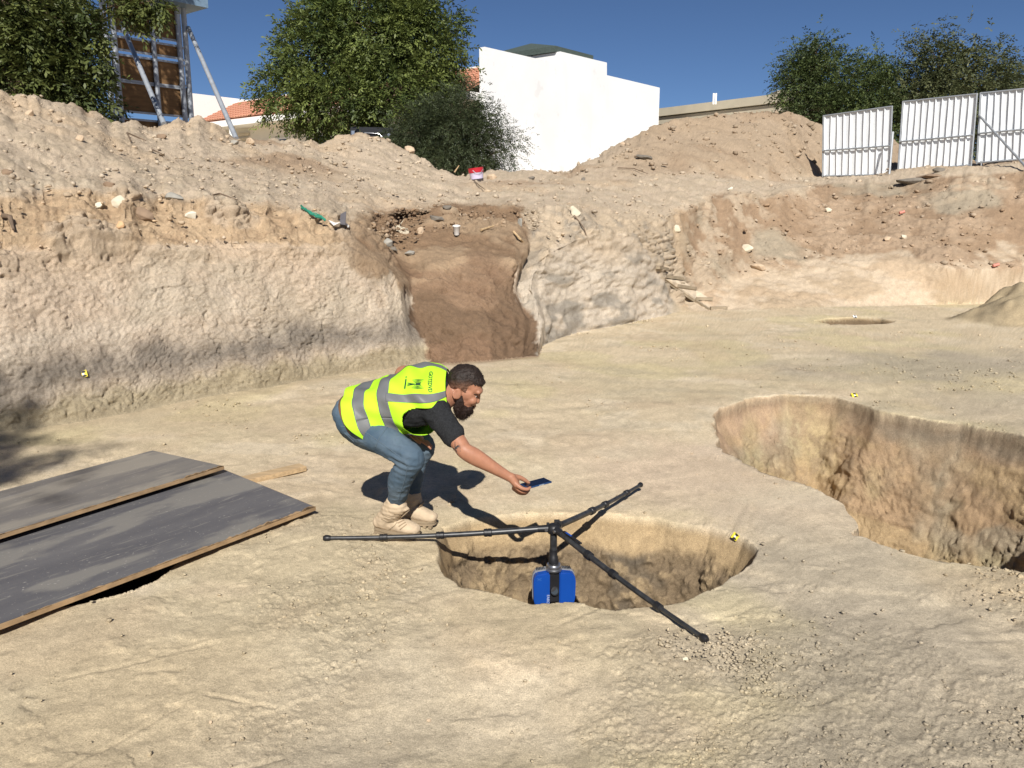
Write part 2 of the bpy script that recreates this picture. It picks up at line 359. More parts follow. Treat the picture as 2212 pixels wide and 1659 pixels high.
rs2 = np.random.default_rng(77); ip = np.where(fl & (pitn <= 0) & (rn < 9))[0]; Pf_ = q0[ip][:, :2]; ds = np.zeros(len(ip), np.float32)
for _ in range(90):                                    # scrapes of the trowel and of boot soles
    cx_, cy_ = rs2.uniform(-3, 3.4), rs2.uniform(2.0, 8.0); th_ = rs2.normal(.5, .5); L_ = rs2.uniform(.06, .35); wd_ = rs2.uniform(.008, .022); m_ = (np.abs(Pf_[:, 0]-cx_) < L_+.1) & (np.abs(Pf_[:, 1]-cy_) < L_+.1)
    if not m_.any(): continue
    u_ = (Pf_[m_, 0]-cx_)*math.cos(th_)+(Pf_[m_, 1]-cy_)*math.sin(th_); v_ = -(Pf_[m_, 0]-cx_)*math.sin(th_)+(Pf_[m_, 1]-cy_)*math.cos(th_); ds[m_] -= .004*np.exp(-(v_/wd_)**2)*sstep(L_, L_*.7, np.abs(u_))-.0015*np.exp(-((np.abs(v_)-2*wd_)/wd_)**2)*sstep(L_, L_*.7, np.abs(u_))
d[ip] += ds
rub = sstep(.0, .6, .9*fbm(np.c_[xn, yn, xn*0]*1.1, 3, 60)+.8*sstep(-.2, .8, xn)*sstep(4.4, 3.4, yn)+.55*sstep(3.1, 2.5, yn)*sstep(-1.2, -.1, xn)+.55*sstep(2, 4, xn)*sstep(6, 7, yn)*sstep(13, 11, yn)-.35)
d += fl*(pitn <= 0)*rub*sstep(9, 5, rn)*(.002*np.maximum(n_hi-.1, 0)+.006*np.maximum(n_fi-.2, 0)+.008*np.maximum(vnoise(pn*80,107)-.1,0))
pw = sstep(.02, .3, pitn)*fl
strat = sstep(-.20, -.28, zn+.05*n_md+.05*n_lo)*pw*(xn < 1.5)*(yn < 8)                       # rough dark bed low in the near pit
d += pw*(.012*n_md+.006*n_hi+.003*n_fi)+strat*(.022*n_md+.018*n_hi+.008*n_fi-.006*np.clip(n_vert, 0, 1))
bigp = pw*(xn > 1.5)*(yn < 9)
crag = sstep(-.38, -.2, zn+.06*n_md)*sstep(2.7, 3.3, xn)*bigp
d += crag*(.035*fbm(pn*np.array([9,9,8.],np.float32), 4, 108, .6)+.02*n_md)
d += bigp*(-.030*gou+.008*cellA-.012*crack+.020*rock+.03*n_lo+.010*np.tanh(3*fbm(pn*np.array([2.5,2.5,14.],np.float32),2,90)))
wq = pn+.035*np.c_[n_hi, n_md, n_hi].astype(np.float32)
cr1 = np.minimum(np.abs(vnoise(wq*np.array([8.5,8.5,6.5],np.float32), 91))*3.2, 1); cr2 = np.minimum(np.abs(vnoise(wq*np.array([21,21,17.],np.float32), 92))*2.6, 1); cr3 = np.minimum(np.abs(vnoise(wq*44, 93))*2.4, 1)
cpk = np.clip(.35+.9*vnoise(pn*1.1, 94), 0, 1)
d += comp*(1-white)*(.030*n_lo+.016*rock+.006*(cr2-1)*cpk+.007*n_fi+.006*vnoise(pn*75,106)-.020*crack)
d += comp*(1-white)*(-.030*gou)
lw = (1-sstep(690, 760, pq))*(sn > 0)
d += lw*(.07*np.exp(-((sn-1.06-.05*n_lo)/.07)**2)*sstep(-.3,.3,n_lo+.5*n_md)-.05*np.exp(-((sn-.92-.05*n_lo)/.06)**2)*sstep(-.2,.5,n_md))
tw_ = np.array([.58,.815,0],np.float32); pw3 = pn-tw_*((pn@tw_)*.62)[:,None]; wm = fbm(pw3*4.5, 3, 95); wh = np.minimum(np.abs(vnoise(pw3*15+.6*np.c_[wm,wm,wm], 96))*2.6, 1); wf_ = np.minimum(np.abs(vnoise(pw3*34+.6*np.c_[wm,wm,wm], 97))*2.6, 1)
d += comp*white*(.04*fbm(pw3*1.6, 2, 98)+.030*wm+.030*fbm(pw3*8+.05*np.c_[wm,wm,wm], 5, 103, .62)+.010*(wh-1)*cpk+.006*(wf_-1))
d += brf*(.035*n_md+.010*n_hi+.007*n_fi+.022*rock+.03*vnoise(np.c_[xn*4.5, xn*0, zn*.8], 110)-.03*crack)
d += upper*(1-brown)*(.07*n_lo+.020*n_md+.034*np.tanh(n_hor*4)*np.clip(.5+n_lo*1.5,0,1)+.026*rock+.006*(cr3-1)+.005*n_fi-.05*crack)*(1-.35*right)
d += upper*brown*(.03*n_md+.016*n_hi+.008*n_fi)*sstep(1.0,1.5,sn)
d += tal*(.03*n_md+.009*n_hi+.006*n_fi+.03*n_lo)
lump = np.maximum(fbm(pn*6.5, 3, 51), 0); 
d += terr*(.05*n_lo+.022*n_md+.022*lump*sstep(-.1, .5, n_lo)+.013*rock+.006*n_hi+.009*n_fi)
d *= np.where(fl, 1, np.clip(sstep(0, .06, sn)*1.0+.15, 0, 1))
p[idx] += (nrm[idx]*d[:, None]).astype(np.float32)
sh = np.zeros(len(p), np.float32); hz = np.clip(p[:, 2]/1.0, 0, 1.3)*(s > 0)*(s < 2)
sh = -34*hz*np.exp(-((pxq-912)/55)**2)*(pxq > 0)+9*hz*np.sin(p[:, 2]*7+1)*np.exp(-((pxq-925)/40)**2)
sh = sh+14*np.sin(p[:, 2]*5.5+.5)*np.clip(p[:, 2]*3, 0, 1)*(s > 0)*(s < 2)*np.exp(-((pxq-1140)/45)**2)
p[:, 0] += (sh/FPX*p[:, 1]).astype(np.float32)
far = np.where(~near & (s > .5) & (s < 6))[0]
p[far, 2] += .12*fbm(p[far]*1.2, 3, 52)

snc = sn+(.20*n_lo+.10*n_md)*np.clip(sn*3, 0, 1); upperc = sstep(.95, 1.1, snc)*(1-sstep(1.95, 2.15, snc)); terrc = sstep(1.9, 2.2, snc)
# ---- soil colours (albedo): what the earth itself is, by bed and by patch; overhang shade painted at the large pit's rim
def c3(*v): return np.array(v, np.float32)
SAND, PALE, GREY = c3(.55,.45,.315), c3(.63,.535,.40), c3(.34,.295,.225)
OLIVE, PINK, BROWN = c3(.51,.425,.285), c3(.56,.44,.33), c3(.235,.15,.095)
TAN, WHITE_, DUST = c3(.50,.375,.245), c3(.57,.49,.39), c3(.50,.405,.30)
OCHRE = c3(.44,.32,.185)
col = np.tile(SAND, (len(p), 1)).astype(np.float32)
def mixc(a, b, t): t = np.clip(t, 0, 1)[:, None]; return a*(1-t)+b*t
cn = np.tile(SAND, (len(pn), 1)).astype(np.float32)
q2 = np.c_[xn, yn, zn*0].astype(np.float32)
m1 = fbm(q2*.75, 4, 70); m2 = fbm(q2*2.2, 4, 71); m3 = fbm(q2*6, 3, 72); st = fbm(np.c_[xn*1.4+.8*yn, yn*4.0, xn*0], 4, 73)
cn = mixc(cn, PALE, .75*sstep(.0, .8, m2+.5*m3)); cn = mixc(cn, OLIVE, .8*sstep(.05, .7, m1+.4*st)); cn = mixc(cn, c3(.52,.445,.255), .6*sstep(.1,.6,fbm(q2*1.1,3,74)))
cn = mixc(cn, c3(.36,.31,.23), .45*sstep(.25, .9, st+.3*m2)*sstep(5, 7, yn)); cn = mixc(cn, c3(.47,.35,.235), .35*sstep(.3, .9, fbm(q2*1.6, 3, 75)))
def blob(px, py, rad, c, amt, asp=1.0):
    global cn
    c0 = at_z(px, py, 0); dd = np.hypot((xn-c0[0])/rad, (yn-c0[1])/(rad*asp))+.35*m2
    cn = mixc(cn, c, amt*(1-sstep(.35, 1.15, dd))*fl)
blob(1500, 1010, .9, PINK, .85); blob(1640, 960, .5, c3(.62,.50,.39), .7); blob(1120, 1010, .5, c3(.60,.51,.36), .5); blob(1700, 1090, .7, c3(.58,.48,.37), .6); blob(1350, 960, .6, PINK, .35)
blob(2080, 790, 2.4, c3(.33,.29,.235), .75, .5); blob(2190, 870, 1.0, c3(.37,.32,.25), .7); blob(1850, 1280, .9, c3(.42,.365,.285), .8); blob(1950, 1450, .9, c3(.43,.37,.29), .75); blob(1700, 1450, .6, GREY*1.12, .6); blob(1900, 1620, .7, c3(.40,.345,.265), .75); blob(1250, 1560, .5, c3(.46,.39,.29), .5); blob(700, 1480, .6, c3(.62,.53,.39), .5)
blob(830, 1580, .6, c3(.44,.375,.28), .75); blob(300, 1500, .7, c3(.47,.37,.24), .5); blob(1300, 1180, .4, c3(.5,.39,.24), .4); blob(600, 900, 1.3, c3(.44,.345,.235), .45, .4)
blob(1580, 1330, .35, c3(.60,.52,.32), .6); blob(1200, 1330, .5, c3(.56,.47,.30), .4); blob(1000, 1180, .5, c3(.56,.43,.26), .5); blob(1240, 1110, .6, c3(.54,.42,.26), .6, .5)
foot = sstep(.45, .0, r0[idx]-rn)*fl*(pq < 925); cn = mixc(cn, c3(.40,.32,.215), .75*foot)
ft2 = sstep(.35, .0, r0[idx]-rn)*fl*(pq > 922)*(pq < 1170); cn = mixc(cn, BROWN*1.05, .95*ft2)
# pits
pc = mixc(np.tile(c3(.40,.295,.17), (len(pn), 1)), c3(.33,.235,.13), sstep(-.2, .6, m2+n_md*.3)); cn = mixc(cn, pc, sstep(.0, .06, pitn)*fl)
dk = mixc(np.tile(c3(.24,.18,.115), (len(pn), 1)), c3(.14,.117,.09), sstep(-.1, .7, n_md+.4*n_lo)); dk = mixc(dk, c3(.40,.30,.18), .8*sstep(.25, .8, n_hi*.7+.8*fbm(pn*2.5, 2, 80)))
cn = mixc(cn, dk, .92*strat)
bp = mixc(np.tile(OCHRE, (len(pn), 1)), c3(.40,.28,.17), sstep(-.3, .5, fbm(pn*np.array([1.2,1.2,5.],np.float32), 3, 81))); bp = mixc(bp, c3(.36,.31,.225), .7*sstep(.25, .8, fbm(pn*2.3, 3, 82))); bp = mixc(bp, c3(.42,.35,.20), .5*sstep(.2,.8,fbm(pn*1.7,3,83)))
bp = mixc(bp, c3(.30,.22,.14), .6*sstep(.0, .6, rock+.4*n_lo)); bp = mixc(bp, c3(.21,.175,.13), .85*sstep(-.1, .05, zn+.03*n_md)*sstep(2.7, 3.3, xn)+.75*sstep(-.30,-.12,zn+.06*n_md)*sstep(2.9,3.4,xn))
bp = mixc(bp, c3(.50,.345,.24), .6*sstep(-.5, -.1, zn+.1*n_md)*sstep(3.0, 2.4, xn)); bp = mixc(bp, c3(.24,.175,.115), .8*sstep(-.16, -.06, zn+.03*n_md+.02*n_hi)*sstep(.1,.4,pitn+.3*(zn<-.03)))  # last mix paints the shade of the rim's overhang as a dark line
bp = bp*.92
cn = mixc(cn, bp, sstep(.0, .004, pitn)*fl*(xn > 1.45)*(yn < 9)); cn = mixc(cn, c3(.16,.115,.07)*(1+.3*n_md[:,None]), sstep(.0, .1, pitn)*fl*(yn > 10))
# compact face: beds by height above the floor
bz = zn+.05*n_lo+.05*n_md
fc = mixc(np.tile(c3(.58,.465,.35), (len(pn), 1)), c3(.63,.525,.41), sstep(-.4, .5, n_md+.5*n_lo))
fc = mixc(fc, c3(.46,.375,.285), .55*sstep(.1,.7,fbm(pn*np.array([2.6,2.6,2.0],np.float32),4,115))); fc = mixc(fc, c3(.55,.425,.30), .8*sstep(.95, 1.35, bz)); fc = mixc(fc, GREY*1.3, .5*sstep(.0, .8, fbm(pn*np.array([.9,.9,1.6],np.float32), 3, 84)))
gb = np.exp(-((bz-.40-.25*sstep(300, 0, pq)*0)/.17)**2); fc = mixc(fc, c3(.215,.187,.155), .92*gb*(1-.2*sstep(.1,.7,n_md)))
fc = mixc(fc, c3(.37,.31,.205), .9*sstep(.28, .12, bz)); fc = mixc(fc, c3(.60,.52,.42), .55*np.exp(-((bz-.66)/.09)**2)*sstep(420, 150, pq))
fw = mixc(np.tile(WHITE_, (len(pn), 1)), c3(.33,.295,.245), .9*sstep(.05, .7, fbm(pw3*5,3,104)+.5*fbm(pw3*1.5,2,105)-.35*sstep(.25,1.0,zn)+.2)); fw = mixc(fw, c3(.56,.44,.31), .6*sstep(.9, 1.3, zn+.2*n_lo))
fc = mixc(fc, fw, white)
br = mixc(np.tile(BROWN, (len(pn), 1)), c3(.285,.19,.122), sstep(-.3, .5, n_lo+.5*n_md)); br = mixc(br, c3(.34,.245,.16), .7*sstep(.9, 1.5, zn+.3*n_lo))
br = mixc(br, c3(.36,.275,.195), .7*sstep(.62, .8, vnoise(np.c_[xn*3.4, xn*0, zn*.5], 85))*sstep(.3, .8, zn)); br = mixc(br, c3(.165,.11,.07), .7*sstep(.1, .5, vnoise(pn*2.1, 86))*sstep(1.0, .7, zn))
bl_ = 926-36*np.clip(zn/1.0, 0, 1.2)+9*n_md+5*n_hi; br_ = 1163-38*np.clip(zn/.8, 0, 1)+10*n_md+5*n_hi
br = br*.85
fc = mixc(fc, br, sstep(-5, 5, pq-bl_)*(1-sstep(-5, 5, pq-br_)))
tc_ = mixc(np.tile(c3(.57,.46,.335), (len(pn), 1)), c3(.47,.365,.25), sstep(-.2, .6, n_lo+.5*n_md)); tc_ = tc_*.9; tc_ = mixc(tc_, c3(.44,.33,.22), .7*sstep(.15,.6,fbm(pn*np.array([.8,.8,2.5],np.float32),3,109))); tc_ = mixc(tc_, c3(.43,.31,.205), .8*sstep(1640, 1500, pq)*sstep(-.2, .4, n_md)); fc = mixc(fc, tc_, right)
up = mixc(np.tile(c3(.51,.375,.24), (len(pn), 1)), c3(.42,.30,.19), sstep(-.2, .5, n_hor*.6+n_md*.5)); up = mixc(up, DUST, .7*sstep(-.1, .5, n_lo+.3*n_md))
ub = mixc(np.tile(c3(.255,.17,.105), (len(pn), 1)), c3(.335,.24,.155), sstep(-.2, .5, n_lo+.5*n_md)); up = mixc(up, ub, brown)
uw = mixc(np.tile(c3(.50,.41,.30), (len(pn), 1)), c3(.34,.295,.235), sstep(0, .7, n_md+.4*n_lo)); up = mixc(up, uw, white*.8)
ur = mixc(np.tile(c3(.385,.27,.175), (len(pn), 1)), c3(.47,.345,.235), sstep(-.3, .4, n_lo+.4*n_md)); ur = mixc(ur, c3(.54,.43,.31), .85*sstep(1690, 1600, pq)*sstep(-.4, .3, n_md+.4*n_lo)); ur = mixc(ur, c3(.43,.37,.275), .8*sstep(.25,.8,fbm(pn*.7,3,87)))
ur = ur*.84; up = mixc(up, ur, right)
te = mixc(np.tile(DUST, (len(pn), 1)), c3(.45,.365,.265), sstep(-.3, .5, n_md+.4*n_lo)); te = mixc(te, c3(.51,.39,.265), .8*sstep(.1, .7, fbm(pn*.55, 3, 88))); te = mixc(te, c3(.33,.235,.155), .85*sstep(.15, .7, fbm(pn*.8, 3, 89))*sstep(2.6, 3.2, sn))
te = mixc(te, c3(.335,.25,.17), .75*sstep(1230, 1400, pq)*sstep(2.9, 3.2, sn)); te = mixc(te, c3(.53,.45,.34), .5*sstep(.3, .8, m3)*sstep(3.1, 2.6, sn))
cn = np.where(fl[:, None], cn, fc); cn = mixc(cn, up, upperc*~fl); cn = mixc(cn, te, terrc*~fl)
dm = np.hypot((xn-MOUND[0][0])/MOUND[1], (yn-MOUND[0][1])/1.0); cn = mixc(cn, c3(.25,.195,.12)*(1+.35*n_md[:, None]), .95*sstep(1.06, .92, dm)*fl)
cn = np.where((fl & (pitn <= .02))[:, None], mixc(cn, c3(.60,.52,.375), np.full(len(pn), .18))*c3(.985,.978,.955), cn); cn *= (1+.10*n_hi+.05*n_fi)[:, None]*.985
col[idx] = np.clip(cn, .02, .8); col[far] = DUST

gm = bpy.data.materials.new('soil'); gm.use_nodes = True
gn = gm.node_tree.nodes; gl = gm.node_tree.links; gb_ = gn['Principled BSDF']; gb_.inputs['Roughness'].default_value = .95; gb_.inputs['Specular IOR Level'].default_value = .12
ga = gn.new('ShaderNodeAttribute'); ga.attribute_name = 'Col'; gt = gn.new('ShaderNodeTexCoord')
g1 = gn.new('ShaderNodeTexNoise'); g1.inputs['Scale'].default_value = 38; g1.inputs['Detail'].default_value = 8; g1.inputs['Roughness'].default_value = .78; gl.new(gt.outputs['Object'], g1.inputs['Vector'])
gr = gn.new('ShaderNodeMapRange'); gr.inputs[1].default_value = .3; gr.inputs[2].default_value = .7; gr.inputs[3].default_value = .80; gr.inputs[4].default_value = 1.18; gl.new(g1.outputs[0], gr.inputs[0])
gx = gn.new('ShaderNodeMix'); gx.data_type = 'RGBA'; gx.blend_type = 'MULTIPLY'; gx.inputs[0].default_value = 1; gl.new(ga.outputs['Color'], gx.inputs[6]); gl.new(gr.outputs[0], gx.inputs[7]); gs = gn.new('ShaderNodeTexNoise'); gs.inputs['Scale'].default_value = 190; gs.inputs['Detail'].default_value = 3; gs.inputs['Roughness'].default_value = .6; gl.new(gt.outputs['Object'], gs.inputs['Vector'])
gsr = gn.new('ShaderNodeMapRange'); gsr.inputs[1].default_value = .32; gsr.inputs[2].default_value = .68; gsr.inputs[3].default_value = .74; gsr.inputs[4].default_value = 1.22; gl.new(gs.outputs[0], gsr.inputs[0])
gx2 = gn.new('ShaderNodeMix'); gx2.data_type = 'RGBA'; gx2.blend_type = 'MULTIPLY'; gx2.inputs[0].default_value = 1; gl.new(gx.outputs[2], gx2.inputs[6]); gl.new(gsr.outputs[0], gx2.inputs[7])
gk = gn.new('ShaderNodeTexVoronoi'); gk.inputs['Scale'].default_value = 46; gl.new(gt.outputs['Object'], gk.inputs['Vector'])
gkr = gn.new('ShaderNodeMapRange'); gkr.inputs[1].default_value = .10; gkr.inputs[2].default_value = .16; gkr.inputs[3].default_value = .5; gkr.inputs[4].default_value = 1.0; gl.new(gk.outputs['Distance'], gkr.inputs[0])
gks = gn.new('ShaderNodeSeparateColor'); gl.new(gk.outputs['Color'], gks.inputs[0]); gkt = gn.new('ShaderNodeMath'); gkt.operation = 'GREATER_THAN'; gkt.inputs[1].default_value = .80; gl.new(gks.outputs[0], gkt.inputs[0])
gx3 = gn.new('ShaderNodeMix'); gx3.data_type = 'RGBA'; gx3.blend_type = 'MULTIPLY'; gl.new(gkt.outputs[0], gx3.inputs[0]); gl.new(gx2.outputs[2], gx3.inputs[6]); gl.new(gkr.outputs[0], gx3.inputs[7]); gl.new(gx3.outputs[2], gb_.inputs['Base Color'])
g2 = gn.new('ShaderNodeTexNoise'); g2.inputs['Scale'].default_value = 55; g2.inputs['Detail'].default_value = 7; g2.inputs['Roughness'].default_value = .78; gl.new(gt.outputs['Object'], g2.inputs['Vector'])
gbp = gn.new('ShaderNodeBump'); gbp.inputs['Strength'].default_value = .9; gl.new(g2.outputs[0], gbp.inputs['Height'])
grel = gn.new('ShaderNodeAttribute'); grel.attribute_name = 'Rel'; gmd = gn.new('ShaderNodeMath'); gmd.operation = 'MULTIPLY_ADD'; gl.new(grel.outputs['Fac'], gmd.inputs[0]); gmd.inputs[1].default_value = .022; gmd.inputs[2].default_value = .004; gl.new(gmd.outputs[0], gbp.inputs['Distance'])
gl.new(gbp.outputs[0], gb_.inputs['Normal'])
rel = np.full(len(p), .5, np.float32); rl = .10*fl+.25*rub*fl+.8*strat+.35*bigp+comp*1.0+brf*.45+upper*.85+terr*.7+tal*.25; rel[idx] = np.clip(rl, 0, 1)

ii = np.arange(NC)[:, None]; jj = np.arange(NR-1)[None, :]
a_ = ii*NR+jj; b_ = ((ii+1) % NC)*NR+jj
Q = np.stack([a_, b_, b_+1, a_+1], -1).reshape(-1, 4)
sq = s[Q].mean(1)
def sub(name, m):
    f = Q[m]; u, inv = np.unique(f, return_inverse=True); f = inv.reshape(f.shape)
    o = mesh_np(name, p[u], f, gm, smooth=True, col=col[u]); a = o.data.attributes.new('Rel', 'FLOAT', 'POINT'); a.data.foreach_set('value', rel[u]); tag(o, kind='structure'); return o
g_obj = sub('ground', sq < .01)
sub('earth_bank', (sq >= .01) & (sq < 2.0)); sub('spoil_heap', (sq >= 2.0))
inner = np.arange(NC)*NR
cap = mesh_np('ground', np.r_[p[inner], [[0, 0, p[inner, 2].mean()]]], np.stack([np.arange(NC), (np.arange(NC)+1) % NC, np.full(NC, NC)], -1)[:, ::-1], gm, smooth=True, col=np.r_[col[inner], [SAND]]); tag(cap, kind='structure')

# normals of the finished surface, and a lookup of the surface by azimuth and distance
PG = p.reshape(NC, NR, 3)
def on_ground(x, y):
    a = math.degrees(math.atan2(x, y)); j = int(np.argmin(np.abs(azc-a))); rr_ = np.hypot(PG[j, :, 0], PG[j, :, 1])
    return float(np.interp(math.hypot(x, y), np.maximum.accumulate(rr_), PG[j, :, 2]))
def hit(px, py):
    """first point of the built terrain along the line of sight"""
    d = ray(px, py); a = math.degrees(math.atan2(d[0], d[1])); j = int(np.argmin(np.abs(azc-a)))
    P = PG[j]; rr_ = np.hypot(P[:, 0], P[:, 1]); h = math.hypot(d[0], d[1]); zl = CAM_H+rr_*d[2]/h
    k = np.where((P[:, 2] >= zl) & (rr_ > 1.5))[0]
    if len(k) == 0: return Vector(at_r(px, py, 20))
    return Vector(P[k[0]])
# ------------------------------------------------------------------ materials of the built things
M_white = mat('white_render', (.78,.79,.80), .9, var=.05, scale=.5, bump=.006, bscale=9)
n = M_white.node_tree.nodes; l = M_white.node_tree.links; b = n['Principled BSDF']; old = b.inputs['Base Color'].links[0].from_socket; tc = n.new('ShaderNodeTexCoord')
for sc_, st_, lo_, hi_, am_ in ((1.1, (1, 1, .12), .60, .75, .10), (.9, (1, 1, 1), .64, .68, .16), (7, (1, 1, .5), .68, .72, .22)):
    mp = n.new('ShaderNodeMapping'); mp.inputs['Scale'].default_value = st_; l.new(tc.outputs['Object'], mp.inputs[0]); z_ = n.new('ShaderNodeTexNoise'); z_.inputs['Scale'].default_value = sc_; z_.inputs['Detail'].default_value = 7; l.new(mp.outputs[0], z_.inputs['Vector'])
    q_ = n.new('ShaderNodeMapRange'); q_.inputs[1].default_value = lo_; q_.inputs[2].default_value = hi_; q_.inputs[4].default_value = am_; l.new(z_.outputs[0], q_.inputs[0]); x_ = n.new('ShaderNodeMix'); x_.data_type = 'RGBA'; l.new(q_.outputs[0], x_.inputs[0]); l.new(old, x_.inputs[6]); x_.inputs[7].default_value = (.42, .40, .37, 1); old = x_.outputs[2]
l.new(old, b.inputs['Base Color'])
M_whitet = mat('white_trim', (.80,.79,.76), .8, var=.03)
M_tile = mat('clay_tile', (.50,.24,.155), .85, var=.18, scale=2.2)
M_beige = mat('beige_render', (.62,.54,.40), .9, var=.05, scale=1.5)
M_beiged = mat('beige_cornice', (.42,.375,.285), .9, var=.06, scale=1.5)
M_cream = mat('cream_render', (.76,.71,.60), .9, var=.04, scale=1.5)
M_glass = mat('window_glass', (.03,.04,.05), .1, spec=.5)
M_green_roof = mat('green_roofing', (.065,.085,.075), .6, var=.15)
M_galv = mat('galvanised_steel', (.40,.43,.47), .5, metal=.4, var=.15, scale=8)
M_ply = mat('brown_plywood', (.20,.115,.052), .85, var=.22, scale=3, stretch=(1, 1, 5))
M_hoard = mat('white_corrugated_sheet', (.74,.77,.79), .5, var=.10, scale=2.2, stretch=(1, 1, .35), bump=.004, bscale=3)
M_frame = mat('grey_steel_tube', (.34,.36,.38), .5, metal=.4, var=.12)
M_blackp = mat('black_paint', (.018,.018,.02), .35, spec=.5)
M_rubber = mat('rubber', (.02,.02,.02), .8)
M_chrome = mat('bright_metal', (.6,.6,.62), .25, metal=.9)
M_bluegrey = mat('blue_grey_sheet', (.16,.24,.33), .55, var=.1)
M_bark = mat('bark', (.16,.115,.08), .95, var=.3, scale=9, bump=.01, bscale=30)

# ------------------------------------------------------------------ white villa
U2 = Vector((0, 0, 1))
ZP = 8.45
A0 = Vector(at_z(1041, 102, ZP)); B0 = Vector(at_z(1420, 190, ZP)); GZ = 2.0
E = (B0-A0); E.z = 0; LW = E.length; E.normalize(); Wd = Vector((-E.y, E.x, 0))           # E along the side wall, Wd along the front
villa = empty('villa', (A0.x, A0.y, GZ), label='white villa with stepped blank side wall and orange tiled roof', cat='house')
def vpt(a, b, z): return Vector((A0.x, A0.y, 0))+E*a+Wd*b+U2*z-Vector((A0.x, A0.y, GZ))
def vplane(px, py):                       # point of the side wall seen there
    d = Vector(ray(px, py)); o = Vector((0, 0, CAM_H)); n = Wd
    t = (Vector((A0.x, A0.y, 0))-o).dot(n)/d.dot(n); q = o+d*t; return (q-Vector((A0.x, A0.y, 0))).dot(E), q.z
prof = [(0, GZ), (LW, GZ)]+[vplane(*q) for q in ((1420,190),(1305.5,163),(1305.5,136),(1205,112),(1205,139))]+[(0, ZP)]
m = MB(); m.prism([(a, z-GZ) for a, z in prof], E, U2, (0, 0, 0), Wd, .3)
sw = m.build('side_wall', M_white, villa)
# raised block behind the side wall, with its green roof
ta, tz = vplane(1205, 112); tb, _ = vplane(1305, 136)
m = MB(); 
for zz0, zz1, grow, bb in ((ZP-1.5, tz-.01, 0, 4.6),):
    V = [vpt(ta+.01, .16, zz0), vpt(tb-.01, .16, zz0), vpt(tb-.01, bb, zz0), vpt(ta+.01, bb, zz0), vpt(ta+.01, .16, zz1), vpt(tb-.01, .16, zz1), vpt(tb-.01, bb, zz1), vpt(ta+.01, bb, zz1)]
    m.add(V, [(0,3,2,1),(4,5,6,7),(0,1,5,4),(1,2,6,5),(2,3,7,6),(3,0,4,7)])
m.build('roof_block', M_whitet, villa)
m = MB(); za = tz+.004; zb = tz+.26; g = .12
V = [vpt(ta-g, -g*0+.05, za), vpt(tb-.9, .05, za), vpt(tb-.9, 4.8, za), vpt(ta-g, 4.8, za), vpt(ta-g, .05, zb), vpt(tb-.9, .05, zb), vpt(tb-.9, 4.8, zb), vpt(ta-g, 4.8, zb), vpt((ta+tb)/2-.9, 2.4, zb+.55)]
m.add(V, [(0,3,2,1),(0,1,5,4),(1,2,6,5),(2,3,7,6),(3,0,4,7),(4,5,8),(5,6,8),(6,7,8),(7,4,8)])
m.build('green_roof', M_green_roof, villa)
FL = 21.0
m = MB(); V = [vpt(.3, .16, GZ), vpt(.3, FL, GZ), vpt(.6, FL, GZ), vpt(.6, .16, GZ)]; V += [v+U2*(6.5-GZ) for v in V]
m.add(V, [(0,3,2,1),(4,5,6,7),(0,1,5,4),(1,2,6,5),(2,3,7,6),(3,0,4,7)]); m.build('front_wall', M_cream, villa)
m = MB(); V = [vpt(1.9, .16, 6.0), vpt(1.9, FL, 6.0), vpt(2.2, FL, 6.0), vpt(2.2, .16, 6.0)]; V += [v+U2*2.15 for v in V]
m.add(V, [(0,3,2,1),(4,5,6,7),(0,1,5,4),(1,2,6,5),(2,3,7,6),(3,0,4,7)]); m.build('roof_parapet', M_whitet, villa)
m = MB(); m.prism([(-.9, GZ-GZ), (2.6, 0), (2.6, ZP-GZ-.1), (.6, ZP-GZ-.1), (-.9, ZP-GZ-.1)], E, U2, Wd*(FL+.16), Wd, .3); m.build('end_gable_wall', M_whitet, villa)
m = MB(); V = [vpt(-.85, .17, 6.35), vpt(-.85, FL-.01, 6.35), vpt(.29, FL-.01, 6.35), vpt(.29, .17, 6.35)]; V += [v+U2*.32 for v in V]
m.add(V, [(0,3,2,1),(4,5,6,7),(0,1,5,4),(1,2,6,5),(2,3,7,6),(3,0,4,7)]); m.build('eave', M_whitet, villa)
slope_d = (vpt(1.88, 0, 8.0)-vpt(-.8, 0, 6.70)); sl = slope_d.length; sdir = slope_d.normalized()
m = MB(); m.slab([vpt(-.8, FL-.02, 6.69), vpt(-.8, .17, 6.69), vpt(1.88, .17, 7.97), vpt(1.88, FL-.02, 7.97)], .06); roof = m.build('tiled_roof', M_tile, villa)
